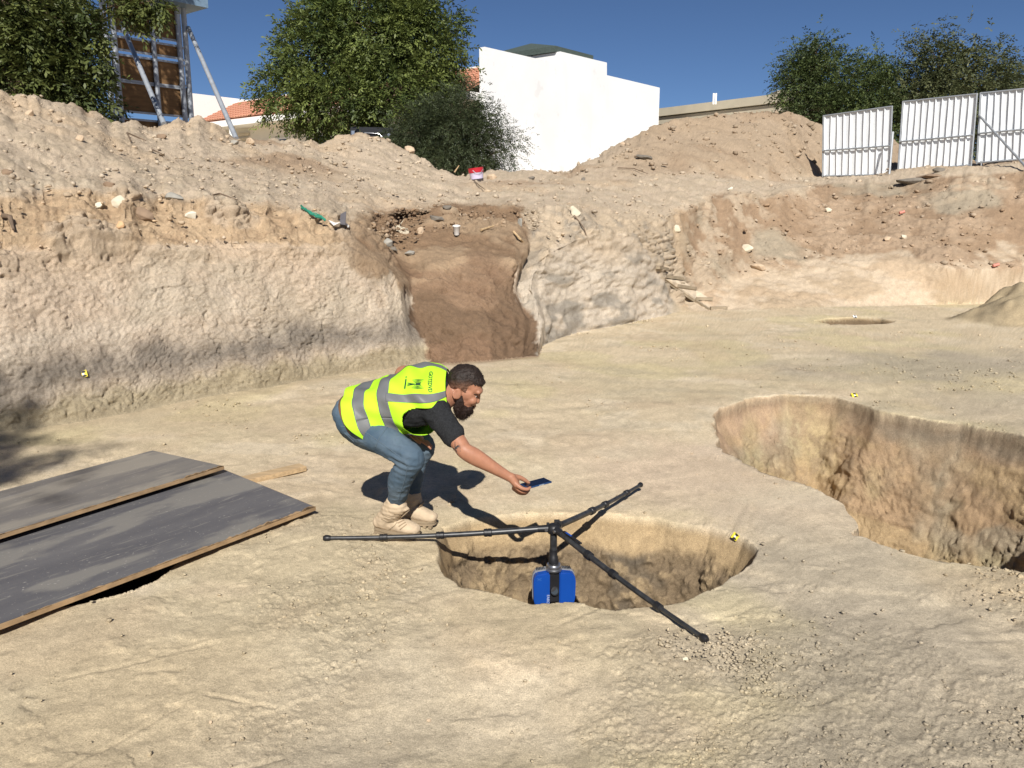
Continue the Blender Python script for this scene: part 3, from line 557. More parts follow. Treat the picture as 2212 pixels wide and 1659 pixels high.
# barrel tiles: one mesh shared by every tile that can be told apart
tw, tl = .25, sl/8
tv = []; tf = []
for i in range(2):
    for k in range(6):
        t = math.pi*k/5; rad = tw/2*(1.0 if i == 0 else .86); tv.append((-math.cos(t)*rad, i*tl*1.08, math.sin(t)*rad*.75+(.035 if i == 0 else .0)))
for k in range(5): tf.append((k, k+1, 7+k, 6+k))
tf.append((0, 6, 11, 5)); tf.append((5, 4, 3, 2, 1, 0)); tf.append((6, 7, 8, 9, 10, 11))
nrm_t = Wd.cross(sdir) if Wd.cross(sdir).z > 0 else -Wd.cross(sdir); rotm = Matrix((Wd, sdir, nrm_t)).transposed()
tile_me = bpy.data.meshes.new('tile'); tile_me.from_pydata(tv, [], tf); tile_me.update(); tile_me.materials.append(M_tile)
stv = MB(); cnt = 0
for c in range(int((FL-.3)/tw)):
    b = .17+tw/2+c*tw
    for r_ in range(8):
        q = vpt(-.8, b, 6.70)+sdir*(tl*r_)+nrm_t*.012
        if (b < 4.7 or b > 17.2) and cnt < 290:
            o = bpy.data.objects.new('tile', tile_me); link(o, roof); o.matrix_local = Matrix.Translation(q) @ rotm.to_4x4(); cnt += 1
        else: stv.add([q+rotm @ Vector(v) for v in tv], tf)
tag(stv.build('tile_field', M_tile, roof), kind='stuff')
for b in (1.6, 4.2, 7.5, 11, 14.5):
    m = MB(); m.box(vpt(.285, b, 4.9), (.10, 1.5, 1.5), E.to_track_quat('X', 'Z').to_matrix()); wf = m.build('window', M_whitet, villa)
    m = MB(); m.box(vpt(.25, b, 4.9), (.06, 1.3, 1.3), E.to_track_quat('X', 'Z').to_matrix()); m.build('pane', M_glass, wf)
for b in (17.6, 19.6):
    m = MB(); q = vpt(-.6, b, GZ); m.tube([q, q+U2*4.34], .16, 12); m.build('porch_column', M_whitet, villa, smooth=True)
m = MB()
for k in range(9): m.box(vpt(.25, 18.9, 4.0+k*.25), (.09, 3.2, .16), E.to_track_quat('X', 'Z').to_matrix())
tag(m.build('wall_slats', M_beige, villa), kind='stuff')

# ------------------------------------------------------------------ beige building with a cornice
zc = 7.7
c0 = Vector(at_z(1690, 204, zc)); cl = Vector(at_z(1400, 239.5, zc)); cr = Vector(at_z(1752, 219, zc))
bb = empty('flat_roofed_building', (c0.x, c0.y, 2.0), label='low cream building with stepped beige cornice behind the right spoil heap', cat='building')
def wallbox(name, z0, z1, out, mt):
    m = MB()
    d1 = (cl-c0).normalized(); d2 = (cr-c0).normalized(); n1 = Vector((-d1.y, d1.x, 0)); n1 = n1 if n1.y < 0 else -n1; n2 = Vector((-d2.y, d2.x, 0)); n2 = n2 if n2.x > 0 or n2.y < 0 else -n2
    if n2.dot(Vector((c0.x, c0.y, 0))) > 0: n2 = -n2
    k = (n1+n2).normalized(); k = k*(out/max(k.dot(n1), .3))
    l_ = cl+d1*3
    P = [c0+k, l_+n1*out, l_-n1*8, c0-n1*8+d2*1, cr+d2*6-n1*2, cr+d2*6+n2*out]
    P = [Vector((v.x-c0.x, v.y-c0.y, 0)) for v in P]
    m.add([v+U2*(z0-2) for v in P]+[v+U2*(z1-2) for v in P], [tuple(range(5, -1, -1)), tuple(range(6, 12))]+[(i, (i+1) % 6, 6+(i+1) % 6, 6+i) for i in range(6)])
    return m.build(name, mt, bb)
wallbox('wall', 2.0, zc-1.3, 0, M_cream); wallbox('cornice', zc-1.296, zc-.95, .14, M_beiged); wallbox('cornice', zc-.946, zc-.88, .02, M_rubber if False else M_beiged)
wallbox('cornice', zc-.876, zc-.5, .26, M_beiged); wallbox('cornice', zc-.496, zc-.44, .1, M_beiged); wallbox('cornice', zc-.436, zc, .42, M_beiged)
m = MB(); q = c0+U2*.13; m.box((0+.3, .9, zc-2+.12), (1.0, 1.4, .22)); m.build('roof_curb', M_beiged, bb)
for dpx in (0, 5):
    q = Vector(at_r(1541+dpx, 222, 47.0)); m = MB(); m.tube([q-Vector((c0.x, c0.y, 2.0))-U2*.08, q-Vector((c0.x, c0.y, 2.0))+U2*.48], .05, 8); m.build('vent_pipe', M_whitet, bb)

# ------------------------------------------------------------------ billboard, seen from behind
L0 = Vector(at_r(246, 150, 21.0)); L0.z = 0; BE = E.copy(); BN = Vector((BE.y, -BE.x, 0))
if BN.y > 0: BN = -BN                                  # BN points towards the pit
def bpl(px, py):
    d = Vector(ray(px, py)); o = Vector((0, 0, CAM_H)); t = (L0-o).dot(BN)/d.dot(BN); q = o+d*t; return (q-L0).dot(BE), q.z
bz0 = 2.5
bill = empty('billboard', (L0.x, L0.y, bz0), label='tall billboard seen from behind, brown plywood on galvanised posts', cat='billboard')
def bq(a, n, z): return BE*a+BN*n+U2*(z-bz0)
ztop = bpl(243, -6)[1]
posts = [bpl(231, 150)[0], bpl(254, 200)[0], bpl(333, 150)[0], bpl(386, 120)[0], bpl(402, 150)[0]]
for i, a in enumerate(posts):
    m = MB(); n_ = .07
    m.tube([bq(a, n_, bz0-.3), bq(a, n_, ztop+.25)], .062 if i != 2 else .055, 10); m.build('post', M_galv, bill, smooth=True)
rows = [(ztop+.1, bpl(247, 66)[1]), (bpl(248, 78)[1], bpl(250, 106)[1]), (bpl(252, 117)[1], bpl(259, 172)[1]), (bpl(260, 175.5)[1], bpl(266, 240)[1]), (bpl(267, 256)[1], bz0+.1)]
aL, aM, aR = posts[1]-.05, posts[2], posts[3]-.02
for i, (z1, z0) in enumerate(rows):
    ar = posts[4]-.03 if i >= 3 else aR
    for a0, a1 in ((aL, aM-.002), (aM+.002, ar)):
        m = MB(); m.slab([bq(a0, 0, z1), bq(a0, 0, z0), bq(a1, 0, z0), bq(a1, 0, z1)], .03); m.build('panel', M_ply, bill)
    for zz in (z1, z0):
        m = MB(); m.bar(bq(aL-.02, .018, zz), bq(ar+.02, .018, zz), .035, .045); m.build('rail', M_galv, bill)
for zz in [rows[0][1]-.15, rows[1][1]-.15, rows[2][1]+.6, rows[3][1]+.7]:
    for a0, a1 in ((posts[0], posts[1]), (posts[3], posts[4])):
        m = MB(); m.bar(bq(a0, .07, zz), bq(a1, .07, zz), .04, .04); m.build('cross_piece', M_galv, bill)
zb0 = bpl(413, 33)[1]; 
m = MB(); a1 = posts[4]+.35; a0 = posts[0]-.3
m.slab([bq(a0, .55, zb0+.5), bq(a1, .55, zb0+.5), bq(a1, -.5, zb0+.5), bq(a0, -.5, zb0+.5)], .4); m.build('canopy', M_bluegrey, bill)
for (p0, p1) in (((256, 52), (354, 262)), ((401, 62), (510, 294))):
    a, zt = bpl(*p0); b1 = Vector(at_r(p1[0], p1[1], 17.4))-Vector((L0.x, L0.y, bz0))
    m = MB(); m.tube([bq(a, .12, zt), b1+Vector((0, 0, -.05))], .05, 10); m.build('brace', M_galv, bill, smooth=True)

# ------------------------------------------------------------------ corrugated hoarding
def hoarding(quad, rr_, nrib, label, split=None):
    TL, TR, BR, BL = [Vector(at_r(q[0], q[1], r_)) for q, r_ in zip(quad, rr_)]
    root = empty('hoarding_panel', tuple((BL+BR)/2), label=label, cat='hoarding panel', group='white corrugated hoarding panels along the right bank')
    o = (BL+BR)/2; TL, TR, BR, BL = [v-o for v in (TL, TR, BR, BL)]
    n = (TR-TL).cross(BL-TL).normalized(); n = n if n.y < 0 else -n       # towards the pit
    def S(u, v, k=0): return (TL*(1-u)+TR*u)*(1-v)+(BL*(1-u)+BR*u)*v+n*k
    sheets = [(0.012, .988)] if not split else [(0.012, split), (split+.004, .988)]
    for u0, u1 in sheets:
        kk = max(2, round(nrib*(u1-u0))); V = []; F = []; us = []
        for i in range(kk):
            for f, h in ((0, -.03), (.06, .012), (.14, .012), (.2, -.03)): us.append((u0+(u1-u0)*(i+f)/kk, h))
        us.append((u1, -.03)); vs = [0.012+.976*i/10 for i in range(11)]
        for i, (u, h) in enumerate(us):
            for v in vs: V.append(S(u, v, h+.004*math.sin(v*9+i)))
        nv = len(vs)
        for i in range(len(us)-1):
            for j in range(nv-1): F.append((i*nv+j, i*nv+j+1, (i+1)*nv+j+1, (i+1)*nv+j))
        m = MB(); m.add(V, F); sh = m.build('corrugated_sheet', M_hoard, root); md = sh.modifiers.new('t', 'SOLIDIFY'); md.thickness = .002
    for a, b in ((S(0, 0), S(1, 0)), (S(0, 1), S(1, 1)), (S(0, -.01), S(0, 1.02)), (S(1, -.01), S(1, 1.02)), (S(.0, .575, .035), S(1, .575, .035))):
        m = MB(); m.tube([a, b], .024, 8); m.build('frame_tube', M_frame, root, smooth=True)
    for sgn in (.06, .94):
        m = MB(); m.tube([S(sgn, .98), S(sgn, 1.13)], .022, 8); m.build('foot', M_frame, root, smooth=True)
    return root, S
hoarding([(1778.7,250.7),(1927,230),(1921.8,377),(1777,380.5)], [26.4,25.4,25.4,26.4], 10, 'white corrugated hoarding panel beside the spoil heap, two sheets joined', split=.5)
r2, S2 = hoarding([(1950.6,220),(2110.4,203),(2097.6,357),(1939.6,369)], [25.0,24.2,24.2,25.0], 11, 'white corrugated hoarding panel standing between two others')
r3, S3 = hoarding([(2118,201.7),(2292,184),(2286,338),(2110,351.6)], [24.6,24.1,24.1,24.6], 11, 'white corrugated hoarding panel with a diagonal prop in front')
a = S3(0, .31, .03); b = Vector(at_r(2212, 356, 22.6))-r3.location
m = MB(); m.tube([a, a+(b-a)*1.05], .028, 8); m.build('prop', M_frame, r3, smooth=True)
q0 = Vector(at_r(1929, 285, 25.0)); q1 = Vector(at_r(1921, 380, 24.6)); m = MB(); m.tube([q0-q1, (0, 0, -.1)], .03, 8)
o = m.build('steel_post', M_frame, smooth=True); o.location = q1; tag(o, 'short steel post leaning beside the first hoarding panel', 'post')

# ------------------------------------------------------------------ dark pick-up behind the heap
tp = Vector(at_r(781, 283, 30)); gz = 2.62
truck = empty('pickup_truck', (tp.x, tp.y, gz), rz=-.10, label='black pickup with a headboard rack and square lamps behind a dirt mound', cat='pickup truck')
ht = float(at_r(780, 266, 30)[2])-gz
m = MB(); m.box((0, 2.0, .75), (1.75, 5.0, .55), bev=.06); m.build('body', M_blackp, truck, smooth=True)
m = MB(); m.prism([(-.86, 1.0), (.86, 1.0), (.7, 1.62), (-.7, 1.62)], (1, 0, 0), (0, 0, 1), (0, 2.4, 0), (0, 1, 0), 1.9); m.build('cab', M_blackp, truck)
m = MB(); m.prism([(-.7, 1.1), (.7, 1.1), (.6, 1.55), (-.6, 1.55)], (1, 0, 0), (0, 0, 1), (0, 1.44, 0), (0, 1, 0), .02); m.build('rear_window', M_glass, truck)
m = MB(); m.box((-.86, .6, 1.15), (.05, 2.2, .3)); m.box((.86, .6, 1.15), (.05, 2.2, .3)); m.build('bed_side', M_blackp, truck)
m = MB(); m.prism([(-.9, 1.05), (.78, 1.05), (.78, ht-.06), (.74, ht-.03), (-.72, ht+.02), (-.78, ht-.02)], (1, 0, 0), (0, 0, 1), (0, 1.35, 0), (0, 1, 0), .05); hb = m.build('headboard', M_blackp, truck)
m = MB(); m.tube([(-.55, 1.28, 1.1), (-.5, 1.28, ht-.42), (-.24, 1.28, ht-.2), (.28, 1.28, ht-.24), (.45, 1.28, ht-.42), (.5, 1.28, 1.1)], .025, 8); m.build('roll_bar', M_chrome, truck, smooth=True)
for sx, dz in ((-.66, -.2), (.66, -.3)):
    m = MB(); m.box((sx, 1.28, ht+dz), (.15, .08, .17), bev=.02); lp = m.build('square_lamp', M_blackp, truck); m = MB(); m.box((sx, 1.235, ht+dz), (.12, .02, .14)); m.build('lens', M_chrome, lp)
m = MB(); m.tube([(-.8, 1.4, ht), (-.82, 1.42, ht+.22)], .008, 6); m.build('aerial', M_blackp, truck)
for sx in (-.82, .82):
    for sy in (.4, 3.6):
        m = MB(); m.lathe([(.2,-.1),(.36,-.1),(.38,-.06),(.38,.06),(.36,.1),(.2,.1)], (sx, sy, .38), 20, Matrix.Rotation(math.pi/2, 3, 'Y')); w = m.build('wheel', M_rubber, truck, smooth=True)
        m = MB(); m.lathe([(.03,-.08),(.2,-.09),(.2,.09),(.03,.1)], (sx, sy, .38), 16, Matrix.Rotation(math.pi/2, 3, 'Y')); m.build('rim', M_chrome, w, smooth=True)

# ------------------------------------------------------------------ trees
def leaf_mat(name):
    m = bpy.data.materials.new(name); m.use_nodes = True; n = m.node_tree.nodes; l = m.node_tree.links
    for x_ in list(n): n.remove(x_)
    out = n.new('ShaderNodeOutputMaterial'); a = n.new('ShaderNodeAttribute'); a.attribute_name = 'Col'
    d1 = n.new('ShaderNodeBsdfPrincipled'); d1.inputs['Roughness'].default_value = .55; d1.inputs['Specular IOR Level'].default_value = .35; t = n.new('ShaderNodeBsdfTranslucent'); mx = n.new('ShaderNodeMixShader'); mx.inputs[0].default_value = .22
    l.new(a.outputs['Color'], d1.inputs['Base Color']); l.new(a.outputs['Color'], t.inputs['Color']); l.new(d1.outputs[0], mx.inputs[1]); l.new(t.outputs[0], mx.inputs[2]); l.new(mx.outputs[0], out.inputs[0]); return m
M_leaf = leaf_mat('leaf')
def unit(v): return v/np.maximum(np.linalg.norm(v, axis=-1, keepdims=True), 1e-9)
def sprays(centres, axis, length, nleaf, lsize, cols, rg, droop=.35, width=.38):
    """each centre carries a twig with nleaf leaflets either side; returns quads"""
    n = len(centres); ax = unit(axis); up = np.tile([0, 0, 1.0], (n, 1)); sd = unit(np.cross(ax, up)+1e-3); nm = np.cross(sd, ax)
    roll = rg.uniform(-.9, .9, n)[:, None]; sd, nm = sd*np.cos(roll)+nm*np.sin(roll), nm*np.cos(roll)-sd*np.sin(roll)
    Vs = []; Cs = []
    for k in range(nleaf):
        t = (k+.5)/nleaf; sg = 1 if k % 2 else -1
        base = centres+ax*length[:, None]*t-np.array([0, 0, 1])*length[:, None]*droop*t*t
        ld = unit(ax*.75+sd*sg*(1.0-.55*t)+rg.normal(0, .28, (n, 3))-np.array([0, 0, .25])); L_ = lsize*rg.uniform(.7, 1.25, n)[:, None]
        wd = unit(np.cross(ld, nm+rg.normal(0, .35, (n, 3))))*L_*width/2
        Vs.append(np.stack([base, base+ld*L_*.5+wd, base+ld*L_, base+ld*L_*.5-wd], 1)); Cs.append(np.repeat((cols*rg.uniform(.8, 1.2, (n, 1)))[:, None], 4, 1))
    return np.concatenate(Vs).reshape(-1, 3), np.concatenate(Cs).reshape(-1, 3)
def tree(name, label, cat, base, lobes, n_cl, per, length, lsize, nleaf, c1, c2, seed, cl_r=.4, trunk_r=.2, group=None, shell=.55, extra=None, width=.38, bare=0, ex_r=None, ex_per=None):
    rg = np.random.default_rng(seed); base = np.array(base, float)
    root = empty(name, tuple(base), label=label, cat=cat, group=group)
    lob = np.array([[*l[0], *l[1]] for l in lobes], float); vol = np.prod(lob[:, 3:], axis=1)**.72; pr = vol/vol.sum()
    ki = rg.choice(len(lob), n_cl, p=pr); dirs = unit(rg.normal(size=(n_cl, 3))); rad = (rg.uniform(shell**3, 1, n_cl)**(1/3))[:, None]
    lump = 1+.22*fbm(dirs*1.6+ki[:, None]*7.7, 2, seed)[:, None]
    cc = lob[ki, :3]+dirs*rad*lump*lob[ki, 3:]
    if extra is not None: cc = np.r_[cc, extra]; dirs = np.r_[dirs, unit(rg.normal(size=(len(extra), 3)))]
    n2 = len(cc); crr = np.full((n2, 1, 1), cl_r)
    if ex_r and extra is not None: crr[n_cl:] = ex_r
    tone = rg.uniform(0, 1, n2)
    off = rg.normal(0, 1, (n2, per, 3))*crr*.55; ctr = (cc[:, None]+off).reshape(-1, 3)
    axs = (unit(dirs)[:, None]*.9+off/crr*.9+rg.normal(0, .35, (n2, per, 3))+np.array([0, 0, -.15])).reshape(-1, 3)
    tn = np.clip(np.repeat(tone, per)+rg.normal(0, .18, n2*per), 0, 1)[:, None]; cols = np.array(c1)*(1-tn)+np.array(c2)*tn
    Vv, Cc = sprays(ctr, axs, length*rg.uniform(.6, 1.2, len(ctr)), nleaf, lsize, cols, rg, width=width)
    Fq = np.arange(len(Vv)).reshape(-1, 4)
    cr = mesh_np('crown', Vv-base, Fq, M_leaf, root, col=Cc)
    # trunk and limbs up into the crown
    m = MB(); top = lob[:, :3].mean(0); fork = base+(top-base)*.38; fork[:2] = base[:2]+(top[:2]-base[:2])*.2
    m.tube([base-[0, 0, .4], (base+fork)/2+[.05, 0, 0], fork], [trunk_r*1.25, trunk_r, trunk_r*.85], 10); m2 = [Vector(v)-Vector(base) for v in m.V]; m.V = [tuple(v) for v in m2]
    m.build('trunk', M_bark, root, smooth=True)
    m = MB()
    for l in lob:
        e = l[:3]; mid = (fork+e)/2+rg.normal(0, .25, 3)
        m.tube([fork-base, mid-base, e-base], [trunk_r*.5, trunk_r*.32, trunk_r*.12], 7)
    sel = rg.choice(len(cc), min(len(cc), 140+bare), replace=False)
    for i in sel:
        li = ki[i] if i < n_cl else int(np.argmin(np.linalg.norm(lob[:, :3]-cc[i], axis=1))); s_ = lob[li, :3]; e = cc[i]; mid = (s_+e)/2+rg.normal(0, .12, 3)
        m.tube([s_-base, mid-base, e-base], [trunk_r*.11, trunk_r*.07, trunk_r*.03], 4, cap=False)
    m.build('limbs', M_bark, root, smooth=True)
    return root
def LB(px, py, r_, wpx, hpx, dep=None):        # a lobe of the crown: centre as seen, half width and half height in print pixels
    c = at_r(px, py, r_); k = r_/FPX; return (c, (wpx*k, (dep if dep else wpx*k), hpx*k))
def gbase(px, r_, z): q = at_r(px, 300, r_); return (q[0], q[1], z)
G1, G2 = (.05,.075,.02), (.16,.195,.05)
tree('neem_tree', 'tall leafy green tree in front of the white villa', 'tree', gbase(790, 33.5, 2.6),
     [LB(690,125,34,88,78), LB(800,60,34,115,85), LB(905,100,34,85,85), LB(945,120,33.5,45,50), LB(640,215,33.5,70,60), LB(740,220,33,95,75), LB(860,200,33,95,75), LB(775,-10,34.5,60,45), LB(720,50,34.3,60,50), LB(910,180,33.5,45,40), LB(590,200,34,30,26), LB(880,40,34,60,45)],
     560, 25, .34, .16, 7, G1, G2, 101, cl_r=.50, trunk_r=.3, shell=.66)
tree('bush', 'dark feathery bush against the white side wall', 'bush', gbase(980, 27.5, 2.2),
     [LB(960,300,28,95,70), LB(900,290,28,60,50), LB(1030,310,27.8,55,60), LB(1060,335,27.5,42,42), LB(990,245,28,60,40), LB(935,345,27.5,70,35)],
     400, 22, .34, .085, 9, (.03,.042,.018), (.078,.098,.044), 102, cl_r=.4, trunk_r=.12, shell=.35,
     extra=np.array([at_r(px, py, 27.6) for px, py in ((1085,285),(1100,300),(1118,300),(1105,320),(1090,345),(1075,265),(1060,245),(1052,225),(1045,215),(1085,325),(1078,300),(1068,280),(1108,290))]), width=.3)
OVER = [(np.array(bill.location)+np.array(bq(a_, 0, z_))-np.array(sun_dir)*5.2, (rx_, .35, rz_)) for a_, z_, rx_, rz_ in ((.25, 6.0, .35, .25), (.9, 5.3, .3, .3), (1.5, 6.1, .4, .25), (.5, 4.4, .3, .3), (1.2, 3.9, .35, .3), (1.9, 4.9, .25, .3), (.3, 3.2, .25, .25), (1.7, 3.2, .2, .25))]
tree('neem_tree', 'broad leafy tree at the left edge, overhanging the billboard', 'tree', gbase(20, 16.6, 2.4),
     [LB(40,60,17,85,70), LB(-60,120,17.5,110,110), LB(95,130,17,75,60), LB(60,190,17,90,50), LB(135,180,16.8,45,40), LB(95,10,17.5,55,40), LB(165,222,17,38,26), LB(-20,20,17.5,80,60), LB(185,160,16.6,18,18), LB(212,240,18,22,14), LB(160,85,17,25,22)]+OVER,
     560, 17, .26, .11, 8, (.042,.060,.018), (.12,.14,.038), 103, cl_r=.27, trunk_r=.2, shell=.45,
     ex_r=.07, ex_per=5, extra=np.array([at_r(px, py, 16.4) for px, py in ((205,20),(230,8),(250,10),(270,8),(285,16),(300,10),(318,8),(335,10),(345,20),(290,26),(268,20),(330,2),(342,34),(292,44),(180,30),(198,70),(207,90),(203,50),(215,130),(225,150),(240,150))]))
tree('acacia_tree', 'dense dark green tree behind the first hoarding panel', 'tree', gbase(1790, 36, 2.5),
     [LB(1760,170,36,58,62), LB(1815,190,36,75,50), LB(1725,190,35.5,33,45), LB(1760,115,36,28,28), LB(1860,220,35.5,60,60), LB(1800,250,35,60,40), LB(1885,290,35,60,60), LB(1885,165,36.5,40,22)],
     360, 18, .42, .12, 8, (.036,.056,.018), (.105,.135,.042), 104, cl_r=.45, trunk_r=.2, shell=.45,
     extra=np.array([at_r(px, py, 35.8) for px, py in ((1908,148),(1922,142),(1930,138),(1900,155),(1850,145),(1765,92),(1772,100),(1700,150),(1715,120),(1730,112),(1702,165),(1846,150))]))
tree('acacia_tree', 'loose crowned tree with thin top twigs above the right hoarding panels', 'tree', gbase(2060, 36, 2.5),
     [LB(2020,180,36,65,45), LB(2090,170,36,75,40), LB(2150,190,36,50,35), LB(1985,225,35.5,50,40), LB(2060,230,35.5,85,35), LB(2025,130,36,38,32), LB(2155,150,36.5,25,30), LB(1925,215,36,32,30), LB(2110,290,36,60,60), LB(1950,290,36,40,60), LB(2030,280,36,60,50)],
     400, 18, .42, .13, 7, (.048,.063,.026), (.13,.14,.06), 105, cl_r=.45, trunk_r=.2, shell=.4,
     extra=np.array([at_r(px, py, 35.8) for px, py in ((1985,72),(1990,85),(1998,105),(2012,78),(2020,95),(2024,118),(2062,78),(2060,92),(2055,110),(2068,100),(2075,120),(2045,130),(2030,85),(1975,105),(2130,103),(2140,118),(2155,120),(2005,125),(2080,105),(1970,140),(2150,130))]))
tree('acacia_tree', 'pale grey green tree at the right edge behind the hoarding', 'tree', gbase(2250, 40, 2.5),
     [LB(2240,195,40,60,30), LB(2215,175,40,18,22), LB(2280,180,40,45,35)], 110, 16, .42, .13, 7, (.05,.07,.035), (.10,.115,.06), 106, cl_r=.45, trunk_r=.15, shell=.4)
# the tree behind the photographer that dapples the left of the pit floor
def back(px, py, t):                       # a point up the sun's ray from a spot of the floor
    q = at_z(px, py, 0); return tuple(q-np.array(sun_dir)*t)
sp = [back(0, 985, 15), back(-110, 945, 15.3), back(-150, 1000, 15), back(-80, 1085, 15), back(-20, 950, 15.6), back(50, 990, 15.2)]
tree('neem_tree', 'leafy tree standing on the bank behind the photographer', 'tree', (sp[1][0]-2.5, sp[1][1]-1.0, 0.0),
     [(sp[0], (.20,.12,.15)), (sp[1], (.4,.22,.25)), (sp[2], (.4,.3,.3)), (sp[3], (.3,.2,.25)), (sp[4], (.12,.06,.1)), (sp[5], (.15,.08,.1))], 46, 10, .26, .12, 7, G1, G2, 107, cl_r=.25, trunk_r=.12, shell=.2)
# ------------------------------------------------------------------ boards over the covered hole
def film_mat(name, c1, c2, dust, amt):
    m = mat(name, c1, .5, var=.3, scale=5, bump=.0008, bscale=30, spec=.35, col2=c2, stretch=(.25, 1.2, 1)); n = m.node_tree.nodes; l = m.node_tree.links; b = n['Principled BSDF']; old = b.inputs['Base Color'].links[0].from_socket
    tc = n.new('ShaderNodeTexCoord')
    for sc_, st, lo, hi, am, c in ((1.6, (.5, 1.4, 1), .53, .57, amt, dust), (22, (.25, 2.5, 1), .60, .66, amt*.8, dust), (3.0, (.15, 5, 1), .66, .72, amt*.8, (.34, .33, .31)), (60, (1, 1, 1), .66, .70, .7, (.36, .34, .31))):
        mp = n.new('ShaderNodeMapping'); mp.inputs['Scale'].default_value = st; l.new(tc.outputs['Object'], mp.inputs[0]); z = n.new('ShaderNodeTexNoise'); z.inputs['Scale'].default_value = sc_; z.inputs['Detail'].default_value = 8; l.new(mp.outputs[0], z.inputs['Vector'])
        r_ = n.new('ShaderNodeMapRange'); r_.inputs[1].default_value = lo; r_.inputs[2].default_value = hi; r_.inputs[4].default_value = am; l.new(z.outputs[0], r_.inputs[0]); x = n.new('ShaderNodeMix'); x.data_type = 'RGBA'; l.new(r_.outputs[0], x.inputs[0]); l.new(old, x.inputs[6]); x.inputs[7].default_value = (*c, 1); old = x.outputs[2]
    l.new(old, b.inputs['Base Color']); return m
M_film = film_mat('dark_film', (.085,.085,.095), (.13,.128,.132), (.215,.205,.185), .8); M_film2 = film_mat('dusty_film', (.12,.115,.118), (.19,.178,.16), (.28,.255,.215), .7)
M_edge = mat('raw_plywood_edge', (.33,.22,.12), .85, var=.25, scale=14)
M_wood = mat('weathered_timber', (.44,.315,.18), .9, var=.25, scale=6, stretch=(1, 8, 8), bump=.002, bscale=40)
M_greyw = mat('weathered_cleat', (.27,.22,.155), .9, var=.25, scale=6)
M_oldwood = mat('grey_timber', (.52,.435,.325), .9, var=.25, scale=6, bump=.002)
def board(A, B, D, length, film, label, seed, bend=()):
    """A near right corner, B far right corner, D a point further along the near edge; bend: sightings (px, py) of the warped near edge"""
    A, B, D = Vector(A), Vector(B), Vector(D); u = (D-A); dz = u.z/u.to_2d().length; rg = random.Random(seed); u.z = 0; u.normalize(); sl = Vector((u.x, u.y, dz))
    zt = [(0, A.z)]
    for px, py in bend:                                   # where the sight line crosses the plan line of the near edge
        d = ray(px, py); den = d[0]*u.y-d[1]*u.x; k = (A.x*u.y-A.y*u.x)/den; q = Vector((0, 0, CAM_H))+Vector(d)*k; zt.append(((q-A).to_2d().dot(u.to_2d()), q.z))
    zt += [((D-A).to_2d().length, D.z), (length, D.z+dz*.0)]; zt.sort(); ts = np.array([a for a, _ in zt]); zs = np.array([b for _, b in zt])
    o = (A+B)/2; o.z = min(A.z, B.z); ang = math.atan2(u.y, u.x); RZ = Matrix.Rotation(-ang, 3, 'Z')
    root = empty('plywood_sheet', tuple(o), rz=ang, label=label, cat='plywood sheet', group='film faced plywood sheets laid over a hole')
    n = 24; near, fara = [], []
    for i in range(n+1):
        t = length*i/n; zz = float(np.interp(t, ts, zs)); zz = .25*float(np.interp(t-.12, ts, zs))+.5*zz+.25*float(np.interp(t+.12, ts, zs))
        near.append(RZ @ (Vector((A.x+u.x*t, A.y+u.y*t, zz))-o)); fara.append(RZ @ (Vector((B.x+u.x*t, B.y+u.y*t, B.z+.35*(zz-A.z)))-o))
    def skin(name, mat_, z0, z1, ins):
        V = []; m = MB(); rows = []
        for i in range(n+1):
            a, b = near[i], fara[i]; w = (b-a).normalized(); ex = Vector((ins if i == 0 else (-ins if i == n else 0), 0, 0)); jg = .006*rg.random() if ins else .0
            rows.append([a+w*(ins+jg)+ex+Vector((0, 0, z0)), b-w*ins+ex+Vector((0, 0, z0)), b-w*ins+ex+Vector((0, 0, z1)), a+w*(ins+jg)+ex+Vector((0, 0, z1))])
        for r_ in rows: V += r_
        F = [(4*i+k, 4*i+(k+1) % 4, 4*i+4+(k+1) % 4, 4*i+4+k) for i in range(n) for k in range(4)]+[(0, 1, 2, 3), (4*n+3, 4*n+2, 4*n+1, 4*n)]
        m.add(V, F); return m.build(name, mat_, root, smooth=True, angle=30)
    skin('core', M_edge, -.021, 0, 0); skin('film_face', film, .0005, .0026, .006)
    m = MB()                                              # frayed raw wood where the film has chipped away along the near edge
    for k in range(60):
        t = rg.random()**1.7*.93; i = min(int(t*n), n-1); a = near[i].lerp(near[i+1], t*n-i); w = (fara[i]-near[i]).normalized(); d_ = (near[i+1]-near[i]).normalized(); wd = (.008+.022*rg.random())*(1.3 if t < .3 else .5); l_ = .02+.06*rg.random()
        q = a+Vector((0, 0, .0034)); P = [q, q+d_*l_*.4+w*wd, q+d_*l_+w*wd*.5, q+d_*(l_+.02)]
        if (P[1]-P[0]).cross(P[2]-P[0]).z < 0: P = P[::-1]
        m.slab(P, .0012)
    tag(m.build('chipped_edge', M_edge, root), kind='stuff')
    return root
board(at_z(682,1095,.08), at_z(484,1014,.06), at_z(0,1350,.09), 2.44, M_film, 'darker plywood sheet nearest the camera, chipped along its front edge', 1)
board(at_z(484,1007,.115), at_z(330,973,.06), at_z(0,1156,.12), 2.44, M_film2, 'dusty grey plywood sheet overlapping the back of the darker sheet', 2)
a = Vector(at_z(655,1009,.028)); b = Vector(at_z(470,1052,.028)); m = MB(); c = (a+b)/2; m.bar(a-c, b-c, .10, .035); o = m.build('timber_plank', M_wood, bevel=.004); o.location = c; tag(o, 'short sawn timber plank sticking out from under the plywood sheets', 'plank')
M_mark = mat('chalk_smear', (.30,.29,.27), .8, var=.3)

